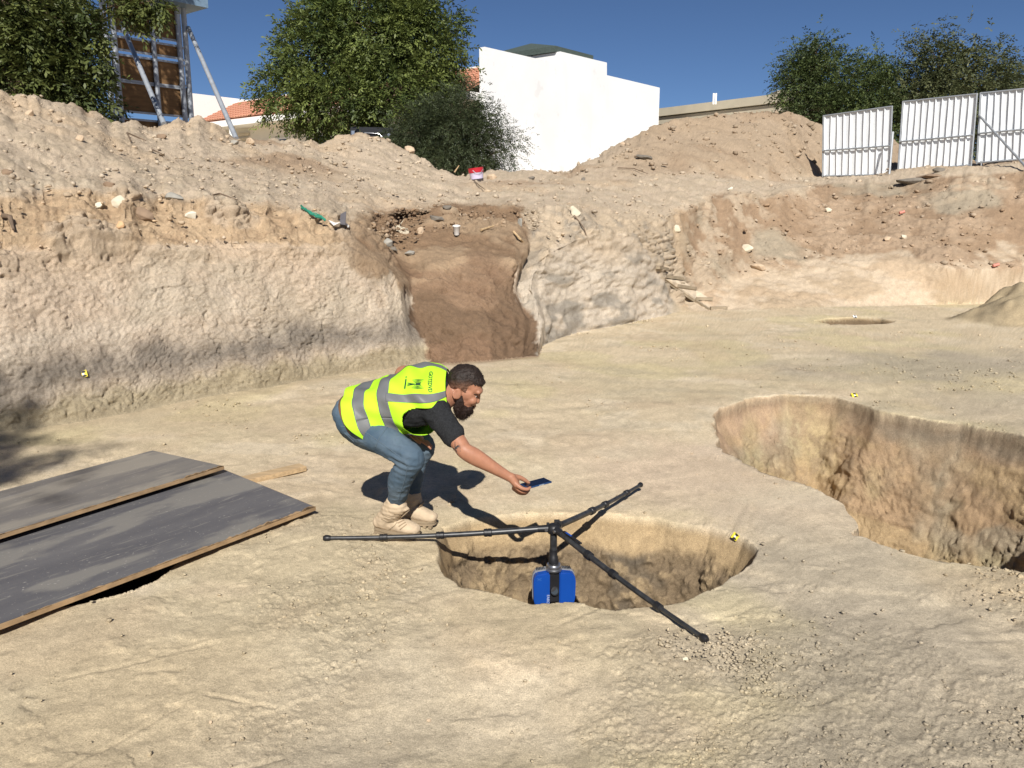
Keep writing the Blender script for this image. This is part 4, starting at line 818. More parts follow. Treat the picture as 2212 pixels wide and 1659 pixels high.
# ------------------------------------------------------------------ tripod laid out flat over the near pit
M_carbon = mat('carbon_tube', (.030,.031,.033), .38, var=.45, scale=40, spec=.5, stretch=(1, 1, 1))
M_blk = mat('black_plastic', (.014,.014,.016), .45, var=.2, spec=.45)
M_alu = mat('machined_aluminium', (.42,.42,.43), .3, metal=.9, var=.1)
M_blue = mat('blue_painted_shell', (.004,.055,.30), .42, var=.06, spec=.5)
M_greyp = mat('grey_shell', (.22,.23,.25), .5, var=.1)
hub = Vector(at_y(1196,1141,4.10))
trip = empty('tripod', tuple(hub), label='black carbon tripod with three legs splayed flat over the pit', cat='tripod')
feet = [Vector(at_z(704,1176,.014)), Vector(at_z(1384,1047,.012)), Vector(at_z(1523,1386,.014))]
for k, f in enumerate(feet): f.z = max(f.z, on_ground(f.x, f.y)+.012)
cols_ = [[.255,.475,.735], [.36,.52,.80], [.245,.43,.73]]
for k, f in enumerate(feet):
    L_ = f-hub; u = L_.normalized(); ln = L_.length; st_ = .055
    js = [0]+cols_[k]+[1]; rad = [.0165,.0145,.0125,.0105]; lg = None
    def P(t): return u*(st_+(ln-st_)*t)+Vector((0, 0, -.012*math.sin(math.pi*t)))
    for i in range(4):
        m = MB(); m.tube([P(js[i]), P((js[i]+js[i+1])/2), P(js[i+1])], rad[i], 12)
        if i == 0: lg = m.build('leg', M_carbon, trip, smooth=True)
        else: m.build('leg_section', M_carbon, lg, smooth=True)
    for i in range(1, 4):
        m = MB(); c = P(js[i]); d = u*.022; m.tube([c-d, c-d*.85, c-d*.1, c-d*.08, c+d*.08, c+d*.1, c+d*.85, c+d], [rad[i-1]+.002, rad[i-1]+.0055, rad[i-1]+.0055, rad[i-1]+.003, rad[i-1]+.003, rad[i-1]+.0055, rad[i-1]+.005, rad[i]+.001], 14)
        m.build('lock_collar', M_blk, lg, smooth=True)
    m = MB(); m.tube([P(.975), P(.985), P(1.0), P(1.0)+u*.012], [.0115,.016,.0175,.012], 12); m.build('rubber_foot', M_blk, lg, smooth=True)
    m = MB(); m.tube([u*.02, u*.05, u*.085], [.021,.0195,.0185], 12); m.build('leg_clamp', M_blk, trip, smooth=True)
    m = MB(); s_ = u.cross(Vector((0, 0, 1))).normalized(); m.tube([u*.04-s_*.024, u*.04+s_*.024], .009, 10); m.build('hinge_bolt', M_alu, trip, smooth=True)
m = MB(); m.lathe([(.012,-.03),(.03,-.026),(.036,-.012),(.036,.008),(.03,.018),(.02,.024),(.012,.026)], (0, 0, 0), 18); m.build('hub', M_blk, trip, smooth=True)
m = MB(); m.box((.018, .02, .028), (.03, .018, .022), bev=.004); m.box((-.03, .006, .016), (.016, .014, .026), bev=.004); m.box((.035, .012, .018), (.014, .02, .03), bev=.004); m.build('lock_lever', M_blk, trip, smooth=True)
u3 = (feet[2]-hub).normalized(); m = MB(); m.bar(u3*.10+Vector((0, 0, .022)), u3*.26+Vector((0, 0, .024)), .012, .008); m.build('side_bar', M_blk, trip)
m = MB(); m.bar(u3*.12+Vector((0, -.004, .0275)), u3*.17+Vector((0, -.004, .0283)), .011, .002); m.build('blue_sticker', M_blue, trip)
scz = float(at_y(1197,1234,4.07)[2])                       # top of the scanner housing
m = MB(); m.tube([(0, 0, -.01), (0, 0, scz-hub.z+.055)], .019, 14); m.build('centre_column', M_carbon, trip, smooth=True)
m = MB(); h = scz-hub.z; m.tube([(0, 0, h+.11), (0, 0, h+.075), (0, 0, h+.07), (0, 0, h+.035)], [.022,.022,.026,.026], 14); m.build('column_clamp', M_blk, trip, smooth=True)

# ------------------------------------------------------------------ laser scanner hung upside down
sc = empty('laser_scanner', (hub.x+.003, hub.y, scz-.165), rz=.10, label='blue laser scanner hanging upside down from the tripod into the pit', cat='laser scanner')
H = .165
m = MB(); m.lathe([(.012,H+.056),(.024,H+.056),(.026,H+.045),(.022,H+.04),(.026,H+.036),(.024,H+.03)], (0, 0, 0), 20); m.build('quick_release', M_blk, sc, smooth=True)
m = MB(); m.lathe([(.022,H+.03),(.036,H+.029),(.040,H+.022),(.040,H+.008),(.044,H+.004),(.044,H-.004),(.02,H-.006)], (0, 0, 0), 28); m.build('mount_ring', M_alu, sc, smooth=True)
def shell(sx):
    # housing profile seen from the front, pulled back in depth
    x0, x1 = .026*sx, .112*sx
    m = MB(); dp = .085
    pr = [(x0, -.03), (x0, H-.012), (x0+.012*sx, H-.004), (x1-.018*sx, H-.012), (x1-.004*sx, H-.03), (x1+.001*sx, H-.06), (x1-.001*sx, .01), (x1-.008*sx, -.02), (x1-.02*sx, -.03)]
    m.prism(pr, (1, 0, 0), (0, 0, 1), (0, 0, 0), (0, 1, 0), dp)
    o = m.build('housing', M_blue, sc, bevel=.006, smooth=True)
    pr2 = [(x+(.003*sx if i not in (0, 1, 2) else 0), z+(.003 if z > .1 else (-.003 if z < 0 else 0))) for i, (x, z) in enumerate(pr)]
    m = MB(); m.prism(pr2, (1, 0, 0), (0, 0, 1), (0, .012, 0), (0, 1, 0), .022); m.build('grey_seam', M_greyp, o, bevel=.002, smooth=True)
    m = MB(); m.prism([(x0, H-.011), (x0+.012*sx, H-.002), (x1-.018*sx, H-.010), (x1-.018*sx, H-.018), (x0, H-.02)], (1, 0, 0), (0, 0, 1), (0, .02, 0), (0, 1, 0), .05); m.build('top_rib', M_greyp, o, bevel=.002)
    for k in range(6):
        m = MB(); m.box(((.05+.008*k)*sx, .02, H-.003), (.004, .03, .006)); m.build('vent_slot', M_blk, o)
    return o
sl_, sr_ = shell(-1), shell(1)
m = MB(); m.box((0, .012, H/2-.02), (.052, .06, H-.01)); m.build('core', M_blk, sc)
m = MB(); m.lathe([(.004,-.022),(.022,-.02),(.024,-.012),(.024,.02),(.01,.022)], (0, -.012, .045), 24, Matrix.Rotation(math.pi/2-.3, 3, 'X') @ Matrix.Rotation(.2, 3, 'Y')); m.build('mirror_drum', M_blk, sc, smooth=True)
m = MB(); m.lathe([(.002,0),(.019,0),(.019,.003),(.002,.003)], (0, -.031, .052), 24, Matrix.Rotation(math.pi/2-.55, 3, 'X')); m.build('mirror', M_glass, sc, smooth=True)
M_print = mat('pale_print', (.36,.42,.55), .6, var=.05); M_printd = mat('faint_print', (.03,.12,.38), .5, var=.05)
def text(name, body, size, material, parent, Mx, th=.0006, shear=0.0):
    cu = bpy.data.curves.new('tmp_text', 'FONT'); cu.body = body; cu.size = size; cu.extrude = th; cu.align_x = 'CENTER'; cu.align_y = 'CENTER'; cu.shear = shear; cu.resolution_u = 2
    t = bpy.data.objects.new('tmp_text', cu); C.objects.link(t); bpy.context.view_layer.update()
    me = bpy.data.meshes.new_from_object(t.evaluated_get(bpy.context.evaluated_depsgraph_get())); bpy.data.objects.remove(t)
    me.transform(Mx); me.name = name; me.materials.clear(); me.materials.append(material); o = bpy.data.objects.new(name, me); link(o, parent); return o
RX = Matrix.Rotation(math.pi/2, 4, 'X')                    # lettering facing -Y
text('maker_name', 'FARO', .021, M_print, sl_, Matrix.Translation((-.036, -.0432, .012)) @ RX @ Matrix.Rotation(-math.pi/2, 4, 'Z'))
text('emblem', 'X', .03, M_printd, sl_, Matrix.Translation((-.083, -.0432, H-.037)) @ RX @ Matrix.Rotation(math.pi, 4, 'Z') @ Matrix.Diagonal((1.3, .7, 1, 1)))

# ------------------------------------------------------------------ photo targets, bucket, gangplank
M_yel = mat('yellow_card', (.75,.62,.05), .6, var=.05); M_blackc = mat('black_card', (.02,.02,.02), .6)
def target(px, py, size, label, tilt=(0, 0, 0), white=False, flat=False):
    q = hit(px, py); root = empty('survey_target', tuple(q), label=label, cat='survey target', group='yellow and black survey targets')
    d = Vector((0, 0, CAM_H))-Vector(q); d.normalize()
    nr = Vector((0, -.55, .83)) if flat else Vector((d.x*.6+tilt[0], -.8, .45)); nr.normalize(); M3 = nr.to_track_quat('Z', 'Y').to_matrix() @ Matrix.Rotation(tilt[2], 3, 'Z'); b = nr*.012
    m = MB(); m.box(b, (size, size, .004), M3); m.build('plate', M_whitet if white else M_yel, root)
    s2 = size*.49
    for sg in (1, -1):
        m = MB(); V = [Vector((0, 0, .003)), Vector((s2, s2*.75*sg, .003)), Vector((s2*.2, s2*sg, .003)), Vector((-s2*.55, s2*sg, .003))]; m.slab([M3 @ v+b for v in V][::sg], .0015); m.build('marking', M_blackc, root)
    m = MB(); m.lathe([(.001,.003),(size*.16,.003),(size*.16,.0045),(.001,.0045)], b, 14, M3); m.build('centre_disc', M_whitet, root)
target(184, 810, .062, 'small yellow and black survey target fixed low on the left bank face', tilt=(-.2, 0, .35))
target(1590, 1161, .037, 'yellow and black survey target on the wall of the pit with the scanner', tilt=(-.5, 0, -.4))
target(1845, 858, .058, 'yellow and white survey target on the far rim of the large pit', tilt=(0, 0, 0), flat=True)
target(1846, 687, .06, 'tiny white survey target on the edge of the distant round pit', white=True, flat=True)

M_buck = mat('lilac_plastic', (.60,.55,.72), .45, var=.06); M_red = mat('red_plastic', (.45,.02,.035), .4, var=.08); M_foot = mat('blackish_base', (.06,.05,.05), .9, var=.3)
bk = hit(1030, 393); bp_ = empty('paint_bucket', (bk.x, bk.y+.10, bk.z-.02), label='lilac plastic bucket with a red top band on the ridge', cat='bucket'); bp_.rotation_euler = (.05, -.13, .0)
m = MB(); m.lathe([(.125,0),(.148,.185),(.150,.19),(.142,.185),(.12,.012)], n=28); m.build('body', M_buck, bp_, smooth=True)
m = MB(); m.lathe([(.150,.182),(.156,.185),(.160,.265),(.163,.268),(.163,.28),(.152,.28),(.148,.2)], n=28); m.build('red_band', M_red, bp_, smooth=True)
m = MB(); m.tube([(-.06,-.155,.235),(-.02,-.175,.19),(.02,-.17,.165),(.06,-.165,.16),(.11,-.13,.18),(.15,-.06,.23)], .005, 6); m.build('wire_handle', M_galv, bp_, smooth=True)
m = MB(); m.lathe([(.128,-.002),(.134,.03),(.137,.055),(.13,.04),(.12,0)], n=28); m.V = [(x_, y_, z_) for x_, y_, z_ in m.V]; m.build('dark_foot', M_foot, bp_, smooth=True)  # blackish ring around the bottom of the bucket

GP = [((1421,580),(1441,584)), ((1434,599),(1474,604)), ((1461,619),(1502,625)), ((1503,647),(1539,648)), ((1534,668),(1569,667))]
prs = []
for l_, r_ in GP:
    q = hit(*r_); q2_ = hit(*l_); rr_ = min(math.hypot(q.x, q.y), math.hypot(q2_.x, q2_.y))-.06; prs.append((Vector(at_r(l_[0], l_[1], math.hypot(q2_.x, q2_.y)-.06)), Vector(at_r(r_[0], r_[1], math.hypot(q.x, q.y)-.06))))
gang = empty('gangplank', tuple(prs[-1][0]), label='cleated wooden gangplank lying on the slope beside the white bank', cat='gangplank'); g0 = prs[-1][0]
for i in range(1, 4):
    (a, b), (c, d_) = prs[i], prs[i+1]; P = [v-g0-Vector((0, 0, .03)) for v in (a, c, d_, b)]
    if (P[1]-P[0]).cross(P[2]-P[0]).z < 0: P = P[::-1]
    m = MB(); m.slab(P, .025); m.build('board', M_oldwood, gang)
    m = MB(); m.bar(a-g0-Vector((.02, 0, .02)), c-g0-Vector((.02, 0, .02)), .04, .07); m.build('side_rail', M_greyw, gang)
for a, b in prs: m = MB(); m.bar(a-g0+Vector((0, -.02, .02)), b-g0+Vector((0, -.02, .02)), .06, .055); m.build('cleat', M_greyw, gang)

# ------------------------------------------------------------------ loose stones and rubbish that stand out one by one
def stone_mat(n, c, v=.2): return mat(n, c, .95, var=v, scale=9, bump=.006, bscale=35)
SM = {'pale': stone_mat('pale_stone', (.58,.52,.40)), 'white': stone_mat('white_stone', (.64,.60,.49), .1), 'brown': stone_mat('brown_stone', (.24,.17,.115)), 'orange': stone_mat('orange_stone', (.55,.36,.20)),
      'grey': stone_mat('grey_stone', (.30,.285,.25)), 'dark': stone_mat('dark_stone', (.17,.15,.125)), 'tan': stone_mat('tan_stone', (.47,.36,.25))}
def stone(px, py, w, h, kind, label, seed, flat=1.0, group='loose stones on the bank', rot=0.0):
    q = hit(px, py+h*.3); r_ = math.hypot(q.x, q.y); k = r_/FPX; rg = np.random.default_rng(seed)
    a, c = w*k/2, h*k/2; pts = unit(rg.normal(size=(17, 3)))*np.array([a, max(a, c)*.6*flat, c])*rg.uniform(.82, 1.1, (17, 1))
    pts = pts @ np.array(Matrix.Rotation(rot, 3, 'Y'))
    bm = bmesh.new()
    for v in pts: bm.verts.new(v)
    bmesh.ops.convex_hull(bm, input=bm.verts); bmesh.ops.delete(bm, geom=[v for v in bm.verts if not v.link_faces], context='VERTS')
    bmesh.ops.bevel(bm, geom=bm.edges[:], offset=min(a, c)*.07, segments=1, affect='EDGES')
    bmesh.ops.recalc_face_normals(bm, faces=bm.faces)
    me = bpy.data.meshes.new('stone'); bm.to_mesh(me); bm.free(); me.materials.append(SM[kind]); o = bpy.data.objects.new('stone', me); link(o); o.location = (q.x, q.y, q.z+c*.45)
    tag(o, label, 'stone', group); return o
stone(250,434,28,34,'pale','cream angular slab stone standing on the left bank top',1,.5)
stone(221,444,30,15,'white','flat white stone chip left of the cream angular slab',2,rot=.3)
stone(317,465,46,32,'brown','large dark brown stone on the left bank edge',3,rot=-.45)
stone(262,487,18,19,'orange','small rounded orange stone on the left bank edge',4)
stone(379,425,44,20,'grey','flat grey stone lying on the left bank top',5,rot=.1)
stone(411,466,28,20,'white','whitish jagged stone right of the dark brown stone',6,rot=.25)
stone(926,490,42,46,'pale','leaning cream slab above the brown recess',7,.35,rot=.5)
stone(946,498,18,24,'tan','small tan slab leaning against the cream slab above the recess',8,.4)
stone(1241,458,34,30,'pale','pale slab at the top of the white bank',9,.35,rot=.5)
stone(852,523,28,20,'grey','grey stone in the rubble at the upper left of the brown recess',10)
stone(890,537,24,14,'dark','dark stone embedded in the rubble above the brown recess',11)
stone(922,546,24,14,'grey','grey stone in the rubble just right of the dark embedded one',12)
stone(960,471,40,14,'dark','dark flat stone right of the leaning cream slab',13,rot=-.1)
stone(1119,481,14,24,'grey','upright grey block in the rubble above the brown recess',14,.8)
stone(975,452,22,12,'dark','small dark stone at the lip above the leaning cream slab',15)
stone(1614,537,32,20,'pale','pale boulder on the slope right of the gangplank',16)
stone(1466,496,22,20,'pale','round pale stone on the slope above the gangplank',17)
stone(1637,575,36,18,'tan','long tan stone low on the right slope',18,rot=-.3)
stone(1578,409,14,9,'white','small white chip on the terrace below the right spoil heap',19)
stone(1789,454,16,12,'pale','pale stone below the first hoarding panel',20)
stone(1952,511,16,13,'pale','pale stone halfway down the slope under the middle hoarding panel',21)
stone(1918,516,18,11,'tan','tan stone beside the pale one on the right slope',22)
stone(885,323,28,20,'tan','tan concrete lump on the left edge of the dark bush',23)
stone(1390,340,40,12,'dark','long dark stone on the right spoil heap',24,rot=-.15)
stone(1968,391,70,16,'dark','dark layered slab jutting out under the middle hoarding panel',25,.9)
stone(2010,382,60,10,'brown','brown layered slab under the gap between two hoarding panels',26,.9)
stone(2030,369,26,14,'dark','dark lump below the right end of the middle hoarding panel',261,.9)
stone(1149,386,16,12,'dark','dark clod on the terrace right of the bucket',27)
stone(1062,383,24,18,'tan','sandy lump right of the bucket',28)
stone(1260,387,12,12,'dark','dark clod at the foot of the right spoil heap',29)
stone(170,302,20,14,'tan','tan stone on the left spoil heap',30); stone(65,247,20,15,'tan','tan stone near the crest of the left spoil heap',31)
stone(236,400,24,16,'brown','brown clod on the terrace above the cream angular slab',32); stone(540,308,24,18,'tan','tan stone at the foot of the villa gable on the left heap',33)
stone(506,310,26,14,'grey','grey rubble stone below the billboard prop',34); stone(352,296,24,12,'brown','brown stone on the mound under the billboard',35)
stone(16,373,22,18,'brown','brown clod at the left edge of the terrace',36); stone(1345,312,14,12,'tan','tan stone on the left shoulder of the right spoil heap',37)
stone(455,1561,9,10,'tan','small round clod on the floor in the left foreground',38,group='clods on the pit floor'); stone(925,546+1010,14,11,'tan','small clod on the floor at the bottom middle',39,group='clods on the pit floor'); stone(1480,1422+1,16,12,'pale','pale clod on the floor below the tripod foot',40,group='clods on the pit floor')
def stick(pts, rad, label, m_=None):
    Q = [hit(*q) for q in pts]; o_ = Q[0].copy(); m = MB(); m.tube([q-o_+Vector((0, -.02, .03+.02*(i % 2))) for i, q in enumerate(Q)], [rad]*(len(Q)-1)+[rad*.5], 7)
    o = m.build('stick', m_ or M_bark, smooth=True); o.location = o_; tag(o, label, 'stick', 'dead sticks on the bank')
stick([(283,310),(278,296),(300,304),(318,312)], .012, 'bent dead root on the left spoil heap'); stick([(330,330),(352,343)], .012, 'short straight stick on the left terrace')
stick([(0,472),(22,482),(40,505)], .022, 'thick dead branch hanging over the bank at the left edge'); stick([(455,430),(480,432),(505,440)], .010, 'thin stick lying on the left bank top')
stick([(1103,505),(1115,525),(1134,542)], .016, 'pale root hanging down into the brown recess', M_wood); stick([(1024,395),(1036,407),(1047,416)], .010, 'thin stick on the terrace below the bucket')
stick([(982,375),(992,362)], .02, 'short pale stake beside the bucket', M_wood); stick([(1335,366),(1370,370),(1400,382)], .012, 'thin dead branch at the foot of the right spoil heap')
stick([(1240,470),(1262,500),(1276,530)], .010, 'dry root trailing down the white bank'); stick([(1370,342),(1405,345)], .02, 'crooked branch on the face of the right spoil heap')
stick([(1040,502),(1066,497)], .022, 'short sawn batten in the rubble right of the white cup', M_wood)
M_green = mat('green_net', (.025,.20,.135), .7, var=.25, scale=30); M_plw = mat('white_plastic', (.72,.70,.66), .6, var=.06); M_blksh = mat('black_sheet', (.06,.055,.065), .55, var=.2)
q0 = hit(676, 466); gn_ = empty('green_netting', tuple(q0), label='twisted strip of green netting on the bank edge', cat='netting')
for k in range(5):
    m = MB(); rg = random.Random(k); pts = []
    for i, (px, py) in enumerate(((650,449),(660,456),(670,462),(682,467),(694,472),(703,476))):
        pts.append(Vector(at_r(px, py+rg.uniform(-3, 5), math.hypot(q0.x, q0.y)-.06-.03*rg.random()))-q0+Vector((0, 0, .02)))
    m.tube(pts, [.005+.009*rg.random() for _ in pts], 6); m.build('strand', M_green, gn_, smooth=True)
def sheet(name, pts, th, material, label, cat, lift=.05):
    r_ = min(math.hypot(*hit(px, py)[:2]) for px, py in pts)-.04; P = [Vector(at_r(px, py, r_-.05*(i % 2))) for i, (px, py) in enumerate(pts)]; o_ = sum(P, Vector())/len(P)
    m = MB(); m.slab([v-o_ for v in P], th); o = m.build(name, material); o.location = o_; tag(o, label, cat)
sheet('plastic_scrap', [(709,475),(721,487),(733,489),(736,480),(724,481)], .015, M_plw, 'bent white plastic strip right of the green netting', 'plastic scrap')
sheet('plastic_scrap', [(735,478),(752,492),(755,488),(742,476)], .012, M_plw, 'narrow white plastic strip touching the black sheet', 'plastic scrap')
sheet('black_sheet', [(736,462),(733,484),(742,492),(746,486),(748,456)], .02, M_blksh, 'torn black sheet standing on the bank edge', 'sheet scrap')
qc = hit(992, 512); cu_ = empty('white_cup', (qc.x, qc.y-.02, qc.z+.03), label='small white plastic cup on its side in the rubble', cat='cup'); m = MB(); m.lathe([(.035,0),(.052,.12),(.056,.125),(.05,.12),(.032,.01)], n=18, M=Matrix.Rotation(.3, 3, 'X')); m.build('cup_body', M_plw, cu_, smooth=True)
M_redl = mat('red_litter', (.55,.22,.17), .6, var=.2)
for px, py, lb in ((2148,578,'crushed red can lying low on the right slope'), (1946,467,'crushed red can high on the right slope')):
    qc = hit(px, py); m = MB(); m.lathe([(.015,-.06),(.03,-.057),(.034,-.02),(.028,.015),(.034,.057),(.015,.06)], n=12, M=Matrix.Rotation(1.3, 3, 'Y')); o = m.build('crushed_can', M_redl, smooth=True); o.location = (qc.x, qc.y-.03, qc.z+.05); tag(o, lb, 'can', 'crushed red cans on the right slope')

# ------------------------------------------------------------------ gravel and clods that nobody could count
def gravel(name, cand, wts, n, smin, smax, seed, tint, power=2.2, sink=.25, lg=.3):
    rg = np.random.default_rng(seed); w = np.clip(wts, 0, None); w = w/w.sum(); ch = rg.choice(len(cand), n, p=w)
    ico = bmesh.new(); bmesh.ops.create_icosphere(ico, subdivisions=1, radius=1); ico.verts.index_update(); B = np.array([v.co for v in ico.verts]); Fi = np.array([[v.index for v in f.verts] for f in ico.faces]); ico.free()
    c0 = pn[cand[ch]]; px_m = rn[cand[ch]]/825.0
    size = (smin+(smax-smin)*rg.random(n)**power)*px_m
    shp = B[None]*rg.uniform(.45, 1.45, (n, len(B), 1)); th = rg.uniform(0, 2*math.pi, n); cs, sn_ = np.cos(th)[:, None], np.sin(th)[:, None]
    sc_ = rg.uniform([.8,.8,.5], [1.3,1.0,.85], (n, 3)); shp = shp*sc_[:, None]; X_ = shp[..., 0]*cs-shp[..., 1]*sn_; Y_ = shp[..., 0]*sn_+shp[..., 1]*cs
    Vg = np.stack([X_, Y_, shp[..., 2]], -1)*size[:, None, None]/2; jit = rg.normal(0, .6, (n, 3))*px_m[:, None]*np.array([1, 1, 0])
    Vg = Vg+(c0+jit+np.array([0, 0, 1])*size[:, None]*(.5-sink)*.6)[:, None]
    Fg = Fi[None]+(np.arange(n)*len(B))[:, None, None]; cg = cn[cand[ch]]*rg.uniform(tint[0], tint[1], (n, 1)); lt = lg*rg.random((n, 1))**3; cg = cg*(1-lt)+lt*np.array([[.58,.52,.42]])
    o = mesh_np(name, Vg.reshape(-1, 3), Fg.reshape(-1, 3), gm, col=np.repeat(cg, len(B), 0)); tag(o, kind='stuff'); return o
fr = rn < 9
cand = np.where(fl & (pitn <= 0) & (rn < 14))[0]; w = (rub[cand]**2*(.2+np.clip(fbm(q2[cand]*2.5, 2, 95)+.3, 0, 1))+.012)
gravel('gravel', cand[rn[cand] < 6], w[rn[cand] < 6], 6500, 1.2, 5.5, 201, (.68, .95), 2.6, lg=.1, sink=.1)
c2_ = cand[rn[cand] >= 6]; gravel('gravel', c2_, w[rn[cand] >= 6], 1200, .8, 3.5, 204, (.72, .98), 3.0, lg=.1)
cand = np.where((terr > .3) & (sn < 4.05))[0]; w = (.15+np.clip(n_lo[cand]+.25, 0, 1)*np.clip(n_md[cand]+.5, 0, 1))*(1-.5*right[cand]*(sn[cand] < 3))
gravel('rubble', cand, w**1.3, 6500, .9, 6.2, 202, (.72, 1.02), 5.0)
cand = np.where((upper > .4) & ((brown < .05) | (sn > 1.55)))[0]; w = .1+1.2*brown[cand]+.6*right[cand]*np.clip(n_lo[cand]+.5, 0, 1)
gravel('rubble', cand, w, 2000, 1.0, 6.0, 203, (.75, 1.15), 3.6)
# ------------------------------------------------------------------ the man bending over the pit
def W(px, py, Y): return Vector(at_y(px, py, Y))
def cq(cx, cy, Y): return W(685.8+cx*.28105, 740.6+cy*.28105, Y)       # enlarged reading of the figure
def hq(hx, hy, Y): return W(1014.9+hx*.0992, 987.5+hy*.0992, Y)        # enlarged reading of the hand
class Body(MB):
    def loft(s, keys, hint=(0, -1, 0), n=18, steps=6, ends=True):
        """keys [(point, ra, rb)] : ra along the hint direction, rb across; rounded ends"""
        K = [(Vector(p_), a, b) for p_, a, b in keys]; P = []
        def cr(p0, p1, p2, p3, t): return .5*((2*p1)+(p2-p0)*t+(2*p0-5*p1+4*p2-p3)*t*t+(3*p1-p0-3*p2+p3)*t**3)
        for i in range(len(K)-1):
            k0, k1, k2, k3 = K[max(i-1, 0)], K[i], K[i+1], K[min(i+2, len(K)-1)]
            for j in range(steps):
                t = j/steps; P.append((cr(k0[0], k1[0], k2[0], k3[0], t), cr(k0[1], k1[1], k2[1], k3[1], t), cr(k0[2], k1[2], k2[2], k3[2], t)))
        P.append(K[-1])
        if ends:
            d0 = (P[0][0]-P[1][0]).normalized(); d1 = (P[-1][0]-P[-2][0]).normalized(); r0_ = min(P[0][1:]); r1_ = min(P[-1][1:])
            A0_ = [(P[0][0]+d0*r0_*math.sin(t), P[0][1]*math.cos(t), P[0][2]*math.cos(t)) for t in (1.45, 1.1, .75, .38)]
            A1_ = [(P[-1][0]+d1*r1_*math.sin(t), P[-1][1]*math.cos(t), P[-1][2]*math.cos(t)) for t in (.38, .75, 1.1, 1.45)]
            P = A0_+P+A1_
        V = []; F = []; m = len(P); h = Vector(hint)
        for i, (c, a, b) in enumerate(P):
            T_ = (P[min(i+1, m-1)][0]-P[max(i-1, 0)][0]).normalized(); A = (h-T_*h.dot(T_)).normalized(); B = T_.cross(A)
            for k in range(n):
                t = 2*math.pi*k/n; V.append(c+A*a*math.cos(t)+B*b*math.sin(t))
        for i in range(m-1):
            for k in range(n): F.append((i*n+k, i*n+(k+1) % n, (i+1)*n+(k+1) % n, (i+1)*n+k))
        F += [tuple(range(n-1, -1, -1)), tuple((m-1)*n+k for k in range(n))]
        return s.add(V, F)
    def ball(s, c, rx, ry, rz, M=None):
        V = []; F = []; n, m = 16, 10; c = Vector(c)
        for i in range(m+1):
            ph = math.pi*(i+.001)/(m+.002)
            for k in range(n):
                t = 2*math.pi*k/n; v = Vector((rx*math.sin(ph)*math.cos(t), ry*math.sin(ph)*math.sin(t), rz*math.cos(ph))); V.append(c+(M @ v if M else v))
        for i in range(m):
            for k in range(n): F.append((i*n+k, (i+1)*n+k, (i+1)*n+(k+1) % n, i*n+(k+1) % n))
        F += [tuple(range(n)), tuple(m*n+k for k in range(n-1, -1, -1))]
        return s.add(V, F)
    def fuse(s, name, material, parent, voxel, smooth=4, disp=None, keep=None):
        bm = bmesh.new(); me = bpy.data.meshes.new(name); me.from_pydata(s.V, [], s.F); bm.from_mesh(me); bmesh.ops.recalc_face_normals(bm, faces=bm.faces); bm.to_mesh(me); bm.free()
        o = bpy.data.objects.new(name, me); C.objects.link(o)
        r_ = o.modifiers.new('r', 'REMESH'); r_.mode = 'VOXEL'; r_.voxel_size = voxel; sm = o.modifiers.new('s', 'SMOOTH'); sm.factor = .5; sm.iterations = smooth
        bpy.context.view_layer.update(); m2 = bpy.data.meshes.new_from_object(o.evaluated_get(bpy.context.evaluated_depsgraph_get())); bpy.data.objects.remove(o)
        n_ = len(m2.vertices); co = np.zeros(n_*3, np.float32); m2.vertices.foreach_get('co', co); co = co.reshape(-1, 3)
        if disp is not None:
            nm = np.zeros(n_*3, np.float32); m2.vertex_normals.foreach_get('vector', nm); co = co+nm.reshape(-1, 3)*disp(co)[:, None]; m2.vertices.foreach_set('co', co.astype(np.float32).ravel())
        if keep is not None:
            bm = bmesh.new(); bm.from_mesh(m2); k = keep(co); bm.verts.ensure_lookup_table(); bmesh.ops.delete(bm, geom=[bm.verts[i] for i in np.where(~k)[0]], context='VERTS'); bm.to_mesh(m2); bm.free()
        m2.polygons.foreach_set('use_smooth', np.ones(len(m2.polygons), bool)); m2.name = name; m2.materials.clear(); m2.materials.append(material); m2.update()
        o = bpy.data.objects.new(name, m2)
        m2.transform(Matrix.Translation(-PO)); link(o, parent); return o
PO = Vector(((at_z(854,1162,0)[0]+at_z(905,1135,0)[0])/2, 4.27, 0.0))
man = empty('person', tuple(PO), label='bearded person in a yellow safety vest bending forward and holding out a phone', cat='person')

M_skin = mat('skin', (.35,.165,.10), .5, var=.10, scale=30, bump=.0006, bscale=220, spec=.35)
M_skin.node_tree.nodes['Principled BSDF'].inputs['Subsurface Weight'].default_value = .08
M_skin.node_tree.nodes['Principled BSDF'].inputs['Subsurface Radius'].default_value = (.02, .008, .005)
M_hair = mat('dark_hair', (.020,.013,.010), .6, var=.5, scale=120, bump=.002, bscale=260, spec=.3, attr='Col')
M_beard = mat('beard_hair', (.021,.011,.008), .65, var=.5, scale=120, bump=.003, bscale=240, spec=.25)
M_shirt = mat('charcoal_cotton', (.022,.023,.025), .95, var=.35, scale=160, bump=.0012, bscale=300, spec=.1)
M_jean = mat('blue_denim', (.052,.085,.122), .9, var=.3, scale=7, bump=.0008, bscale=500, spec=.15, col2=(.115,.155,.195))
M_vest = mat('fluorescent_vest', (.44,.84,.03), .75, var=.05, scale=7, bump=.0006, bscale=400, spec=.2)
M_refl = mat('reflective_tape', (.135,.14,.145), .5, var=.07, scale=18, bump=.0004, bscale=300, spec=.35)
M_suede = mat('tan_suede', (.50,.395,.275), .95, var=.10, scale=25, bump=.0009, bscale=240, spec=.12)
M_sole = mat('tan_rubber', (.27,.21,.14), .9, var=.15); M_lace = mat('tan_lace', (.30,.225,.145), .9)
